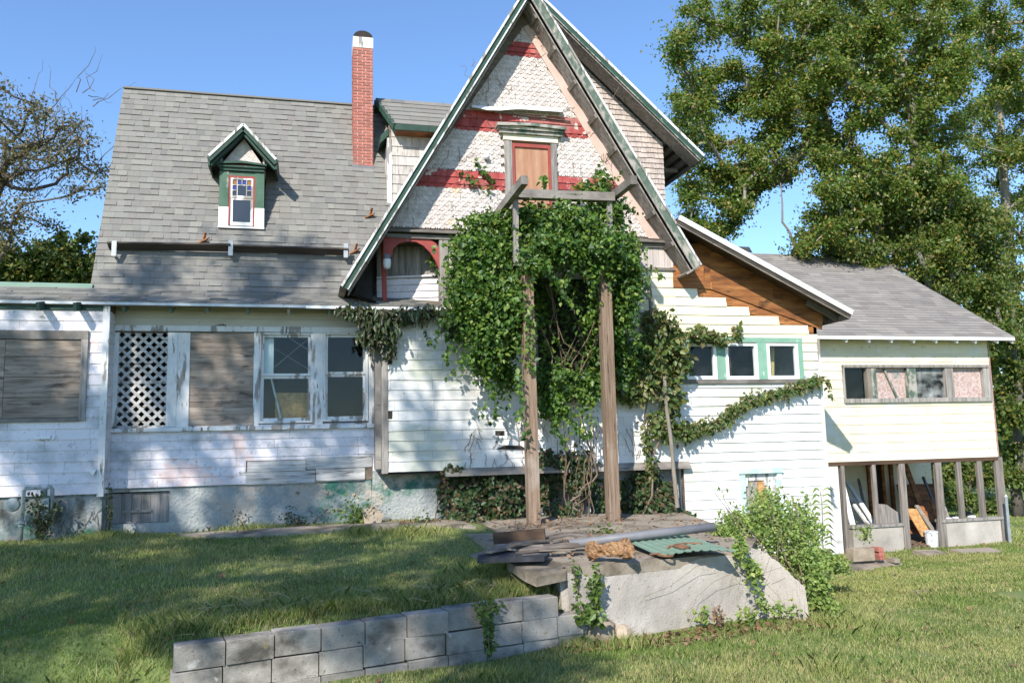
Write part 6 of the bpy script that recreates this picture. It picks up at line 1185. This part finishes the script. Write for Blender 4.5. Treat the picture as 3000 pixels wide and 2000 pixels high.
tree('tree', 'shady young tree seen through the open porch of the right wing', P(2225, 1200, 21.5), P(2225, 1020, 21.5), CL([(2190, 1090, 40), (2240, 1080, 40), (2280, 1100, 36), (2200, 1150, 34), (2260, 1160, 34), (2160, 1120, 30), (2300, 1160, 26)], 21.5, .5), 6000, .12, M_treed, M_bark, .09, 'lower trees behind the right wing', twigs=6, limbr=.12)
# a wood far behind, read as one mass
wp = [blob(P(x, y, 40), pxr(r, 40), pxr(r, 40)*.9, 900, shell=.7) for x, y, r in [(2150+40*i, 950+random.uniform(-60, 30), 80) for i in range(9)]+[(2200+40*i, 780+random.uniform(-30, 30), 80) for i in range(7)]+[(1950+60*i, 1090, 60) for i in range(9)]]
o = foliage('far_wood', np.concatenate(wp), .5, M_treed, None, bias=(0, -.5, .7), full=False); 
# left trees
tree('tree', 'sparse autumn tree with thin bare twigs at the left edge', P(-60, 850, 20), P(10, 330, 20), crown([(-120, 200), (20, 190), (90, 220), (170, 260), (225, 300), (250, 360), (240, 430), (180, 470), (60, 560), (-120, 560)], 60, 32, 19.5, 1.2, [(150, 500, 40), (230, 470, 20), (40, 235, 20)]), 9500, .075, M_treel, M_bark, .15, 'trees at the left', twigs=12, limbr=.10, sprd=.3)
tw2 = MB()
for i in range(70):
    a = P(RNG.uniform(-10, 230), RNG.uniform(210, 460), 19.5); e_ = a+np.array((RNG.uniform(-.3, .9), RNG.uniform(-.3, .3), RNG.uniform(-.1, 1.1))); tw2.tube(wiggle(a, e_, 5, .05), [.012, .010, .008, .006, .004, .003], 4, cap=False)
tw2.build('twig', M_bark, [o for o in bpy.data.objects if o.get('label', '').startswith('sparse autumn')][0], kind='stuff')
tree('tree', 'low rounded green tree beyond the sunroom roof at the left', P(90, 880, 21), P(90, 600, 21), CL([(30, 610, 44), (90, 600, 40), (150, 610, 44), (200, 600, 34), (60, 640, 44), (130, 645, 44), (195, 640, 36), (10, 580, 36), (165, 560, 28), (100, 570, 26), (-30, 640, 50), (200, 545, 14), (145, 535, 12)], 21, .6), 14000, .12, M_treed, M_bark, .14, 'trees at the left', twigs=7, limbr=.1)
# the bare branch behind the ridge
bt = thing('bare_branch', 'thin bare dead branch rising behind the right wing ridge', 'branch', P(1826, 590, 19.0)); part(MB().tube([P(1826, 600, 19), P(1824, 560, 19), P(1812, 530, 19), P(1797, 510, 19), P(1797, 470, 19), P(1793, 420, 19)], [.04, .035, .032, .03, .024, .014], 6), 'stem', M_barkl, bt)
# the trees that shade the lawn stand left of the camera, outside the frame
def sh(p, t): return np.array(p)+np.array((-.66, -1, .87))*t
sc_ = []
for (x, y, z, r) in [(-3.5, 13, 1.6, 1.0), (-2.2, 13, 3.6, .9), (-3.9, 13, 3.3, .9), (-.3, 13, 1.5, .8), (-.6, 13, 3.4, .9), (.6, 13, 2.4, .7), (-1.4, 13, 5.2, .9), (-2.6, 13.6, 5.0, .6), (-.1, 13.8, 5.3, .5), (1.8, 12.8, 2.2, .62), (2.0, 12.8, 3.6, .6), (2.9, 12.8, 1.5, .55), (-2.0, 13, 2.4, .55),
                     (-3, 11.5, .6, 1.0), (-1.2, 10.4, .6, .9), (.8, 11, .6, .75), (2.0, 10.0, .6, .8), (-3, 9, .5, 1.0), (-1.4, 8.6, .5, .8), (.2, 9.4, .5, .8), (1.5, 8.6, .5, .7), (-.9, 7.3, .3, .32), (.4, 7.4, .3, .3), (-2.8, 7.2, .3, .8), (-1.9, 6.3, .2, .6), (.9, 6.4, 0, .5), (1.7, 6.6, 0, .35), (-.3, 5.4, 0, .5), (-4.5, 10.5, .6, 1.0), (2.6, 11.2, .7, .45), (-4.2, 7.5, .4, .9), (-4.3, 12.8, 2.4, .9), (-3.2, 12.8, 2.5, .7), (-.9, 13.1, 2.7, .6), (.5, 13.1, 3.3, .5), (1.4, 7.5, .2, .25), (-2.4, 10, .6, .8), (0, 8.3, .5, .7), (2.2, 9, .6, .5), (-.6, 11.8, .7, .6), (1.2, 9.6, .6, .6)]:
    sc_.append((sh((x, y, z), random.uniform(10.5, 12.5)), r))
sc2 = [(sh((RNG.uniform(-4.5, 2.2), RNG.uniform(5.6, 12.6), .5), RNG.uniform(10.5, 13)), RNG.uniform(.35, .7)) for _ in range(30)]+[(sh((RNG.uniform(-4.6, .9), 13, RNG.uniform(1.2, 3.9)), RNG.uniform(10.5, 13)), RNG.uniform(.3, .5)) for _ in range(5)]
tree('tree', 'broad shade tree left of the camera casting dappled shade on the lawn', (-10.5, -2.5, -.1), (-8.6, -1.0, 11.5), sc_+sc2, 30000, .15, M_tree, M_bark, .32, 'shade trees', twigs=9, limbr=.1, flat=1, sprd=.22)
M_straw = mat('straw', [(.40, .32, .18), (.55, .46, .28)], 5, tint=.2)
# ================================================================== GRASS
def blades(name, xy, hh, ww, m_, rnd, lean=.3, kind='stuff', zoff=0, zs=None):
    n = len(xy); z = (ground(xy[:, 0], xy[:, 1])+zoff) if zs is None else zs; a = RNG.uniform(0, 2*math.pi, n); c, s = np.cos(a), np.sin(a)
    h = hh*RNG.uniform(.55, 1.35, n); ln = np.clip(RNG.normal(0, lean, n), -.7, .7)*h; l2 = np.clip(RNG.normal(0, lean, n), -.7, .7)*h; w_ = ww*RNG.uniform(.7, 1.3, n)
    b = np.stack([xy[:, 0], xy[:, 1], z-.01], 1); u = np.stack([c, s, 0*c], 1)*w_[:, None]/2; d = np.stack([ln, l2, h], 1)
    V = np.stack([b-u, b+u, b+d*.55*np.array((.6, .6, 1.1))+u*.8, b+d*.55*np.array((.6, .6, 1.1))-u*.8, b+d], 1); V = np.stack([V[:, 0], V[:, 1], V[:, 2], V[:, 4], V[:, 3]], 1)
    F = (np.arange(n)[:, None]*5+np.arange(5)[None])
    o = npmesh(name, V.reshape(-1, 3), F, rnd, m_, None, kind); return o
def lattice_noise(x, y, s, seed):
    r = np.random.default_rng(seed); g_ = r.random((64, 64)); u = (x*s+100) % 63; v = (y*s+100) % 63; i, j = u.astype(int), v.astype(int); a, b = u-i, v-j; a = a*a*(3-2*a); b = b*b*(3-2*b)
    return (g_[i, j]*(1-a)+g_[(i+1) % 64, j]*a)*(1-b)+(g_[i, (j+1) % 64]*(1-a)+g_[(i+1) % 64, (j+1) % 64]*a)*b
def seen(x, y):
    v = np.stack([x, y, ground(x, y)], -1)-EYE; c = v @ ROT; z = np.maximum(c[..., 2], .1); px = (c[..., 0]/z*FOC+1500)*.784; py = (c[..., 1]/z*FOC+1000)*.784
    return (c[..., 2] > .5) & (px > -120) & (px < 2470) & (py < 1700)
def inpoly(x, y, poly):
    ins = np.zeros(x.shape, bool); n = len(poly)
    for i in range(n):
        (x0, y0), (x1, y1) = poly[i], poly[(i+1) % n]; c = ((y0 > y) != (y1 > y)) & (x < (x1-x0)*(y-y0)/(y1-y0+1e-12)+x0); ins ^= c
    return ins
def scatter(x0, x1, y0, y1, n): 
    x = RNG.uniform(x0, x1, n); y = RNG.uniform(y0, y1, n); k = seen(x, y)
    k &= ~inpoly(x, y, [(2.45, 7.95), (4.85, 8.1), (6.1, 12.9), (2.0, 12.9), (2.1, 10)]); k &= ~inpoly(x, y, wk)
    hb = np.where(x < XL, YL+.03, np.where(x < 1.1, YS+.02, np.where(x < 8.9, YC+.3, YA+4))); k &= ~((y > hb) & (x < 15) & (y < 19.3))
    k &= ~((x > 10.2) & (y > YA-.05) & (y < 19.3) & (x < 15))
    s = (x-RW[0][0])*n2[0]+(y-RW[0][1])*n2[1]; a = (x-RW[0][0])*d2[0]+(y-RW[0][1])*d2[1]; k &= ~((s > -.04) & (s < .19) & (a > -.03) & (a < LW_+.28))
    return np.stack([x[k], y[k]], 1)
def lawn_set(name, xy, h, w_):
    dry = lattice_noise(xy[:, 0], xy[:, 1], 1.1, 3)*.6+lattice_noise(xy[:, 0], xy[:, 1], 3.7, 4)*.4
    keep = RNG.random(len(xy)) > np.clip((lattice_noise(xy[:, 0], xy[:, 1], 1.9, 9)-.72)*3, 0, .75); xy = xy[keep]; dry = dry[keep]
    rnd = np.clip(dry*.75+RNG.normal(0, .17, len(xy)), 0, .999); return blades(name, xy, h*(.7+.6*lattice_noise(xy[:, 0], xy[:, 1], 1.3, 5)), w_, M_grass, rnd)
lawn_set('grass', scatter(-4.5, 8.0, 3.4, 9.0, 300000), .042, .005)
lawn_set('grass', scatter(-6, 13, 9.0, 13.5, 150000), .045, .007)
lawn_set('grass', scatter(4, 18, 8.5, 16, 110000), .048, .009)
lawn_set('grass', scatter(8, 26, 15, 34, 60000), .07, .02)
# long unmown grass along the bank
t = RNG.random(16000); off = np.abs(RNG.normal(0, .35, 16000))+.14; bx_ = RW[0][0]+d2[0]*(t*(LW_+.9)-.4)+n2[0]*off; by_ = RW[0][1]+d2[1]*(t*(LW_+.9)-.4)+n2[1]*off
xy = np.stack([bx_, by_], 1); xy = xy[~inpoly(xy[:, 0], xy[:, 1], [(2.45, 7.95), (4.85, 8.1), (6.1, 12.9), (2.0, 12.9), (2.1, 10)])]
blades('long_grass', xy, .11, .004, M_grass, np.clip(RNG.normal(.42, .25, len(xy)), 0, .999), lean=.6)
L = []
for (cx, cy, r, n) in ((-1.6, 6.7, .5, 2600), (-2.4, 6.2, .5, 2200), (1.9, 8.6, .5, 2600), (2.2, 9.3, .4, 2000), (1.4, 11.4, .4, 900), (.7, 11.7, .3, 700), (2.5, 7.75, .2, 900), (3.0, 7.6, .25, 500), (1.6, 6.9, .3, 700), (5.4, 7.7, .5, 900), (-2.7, 12.6, .5, 900), (-.9, 12.9, .5, 700), (4.2, 6.2, .2, 260), (2.9, 4.6, .2, 200)):
    L.append(np.stack([RNG.normal(cx, r*.5, n), RNG.normal(cy, r*.5, n)], 1))
xy = np.concatenate(L); xy = xy[seen(xy[:, 0], xy[:, 1])]; s = (xy[:, 0]-RW[0][0])*n2[0]+(xy[:, 1]-RW[0][1])*n2[1]; a = (xy[:, 0]-RW[0][0])*d2[0]+(xy[:, 1]-RW[0][1])*d2[1]; xy = xy[~((s > -.06) & (s < .16) & (a > -.05) & (a < LW_+.3))]
blades('long_grass', xy, .11, .0045, M_grass, np.clip(RNG.normal(.45, .22, len(xy)), 0, .999), lean=.5)
ds = MB()
for i in range(70):
    t_ = RNG.random(); q = RW[0]+d2*(t_*(LW_+.6)-.2)+n2*RNG.uniform(.25, 1.0); a = RNG.uniform(0, 6.28); l_ = RNG.uniform(.12, .4); z = float(ground(q[0], q[1]))+.05
    ds.tube(wiggle((q[0], q[1], z), (q[0]+math.cos(a)*l_, q[1]+math.sin(a)*l_, z+RNG.uniform(-.02, .10)), 3, .02), [.003, .003, .002, .0015], 4, cap=False)
ds.build('dry_grass', M_straw, None, kind='stuff')
# dead leaves on the ground
L = [np.stack([RNG.uniform(a, b, n), RNG.uniform(c, d, n)], 1) for a, b, c, d, n in ((2.4, 5.4, 7.45, 7.95, 520), (2.2, 5.8, 8.3, 12.4, 420), (1.0, 2.6, 12.3, 12.9, 200), (10, 15, 13.9, 15, 160), (-4, 2.2, 7.8, 12.5, 130), (0, 9, 4, 8, 160), (10.9, 13, 15.2, 16, 260))]
xy = np.concatenate(L); z = ground(xy[:, 0], xy[:, 1])+.02; z = np.where(inpoly(xy[:, 0], xy[:, 1], TP), .72+.012*(xy[:, 1]-8), z); z = np.where((xy[:, 1] > 15.15) & (xy[:, 0] > 10), pz+.12, z)
o = foliage('fallen_leaves', np.stack([xy[:, 0], xy[:, 1], z], 1), .055, M_dead, None, bias=(0, 0, 1.2), droop=(0, 0, 0), spread=.5)
for ob in bpy.data.objects:
    if 'wl' in ob: del ob['wl']
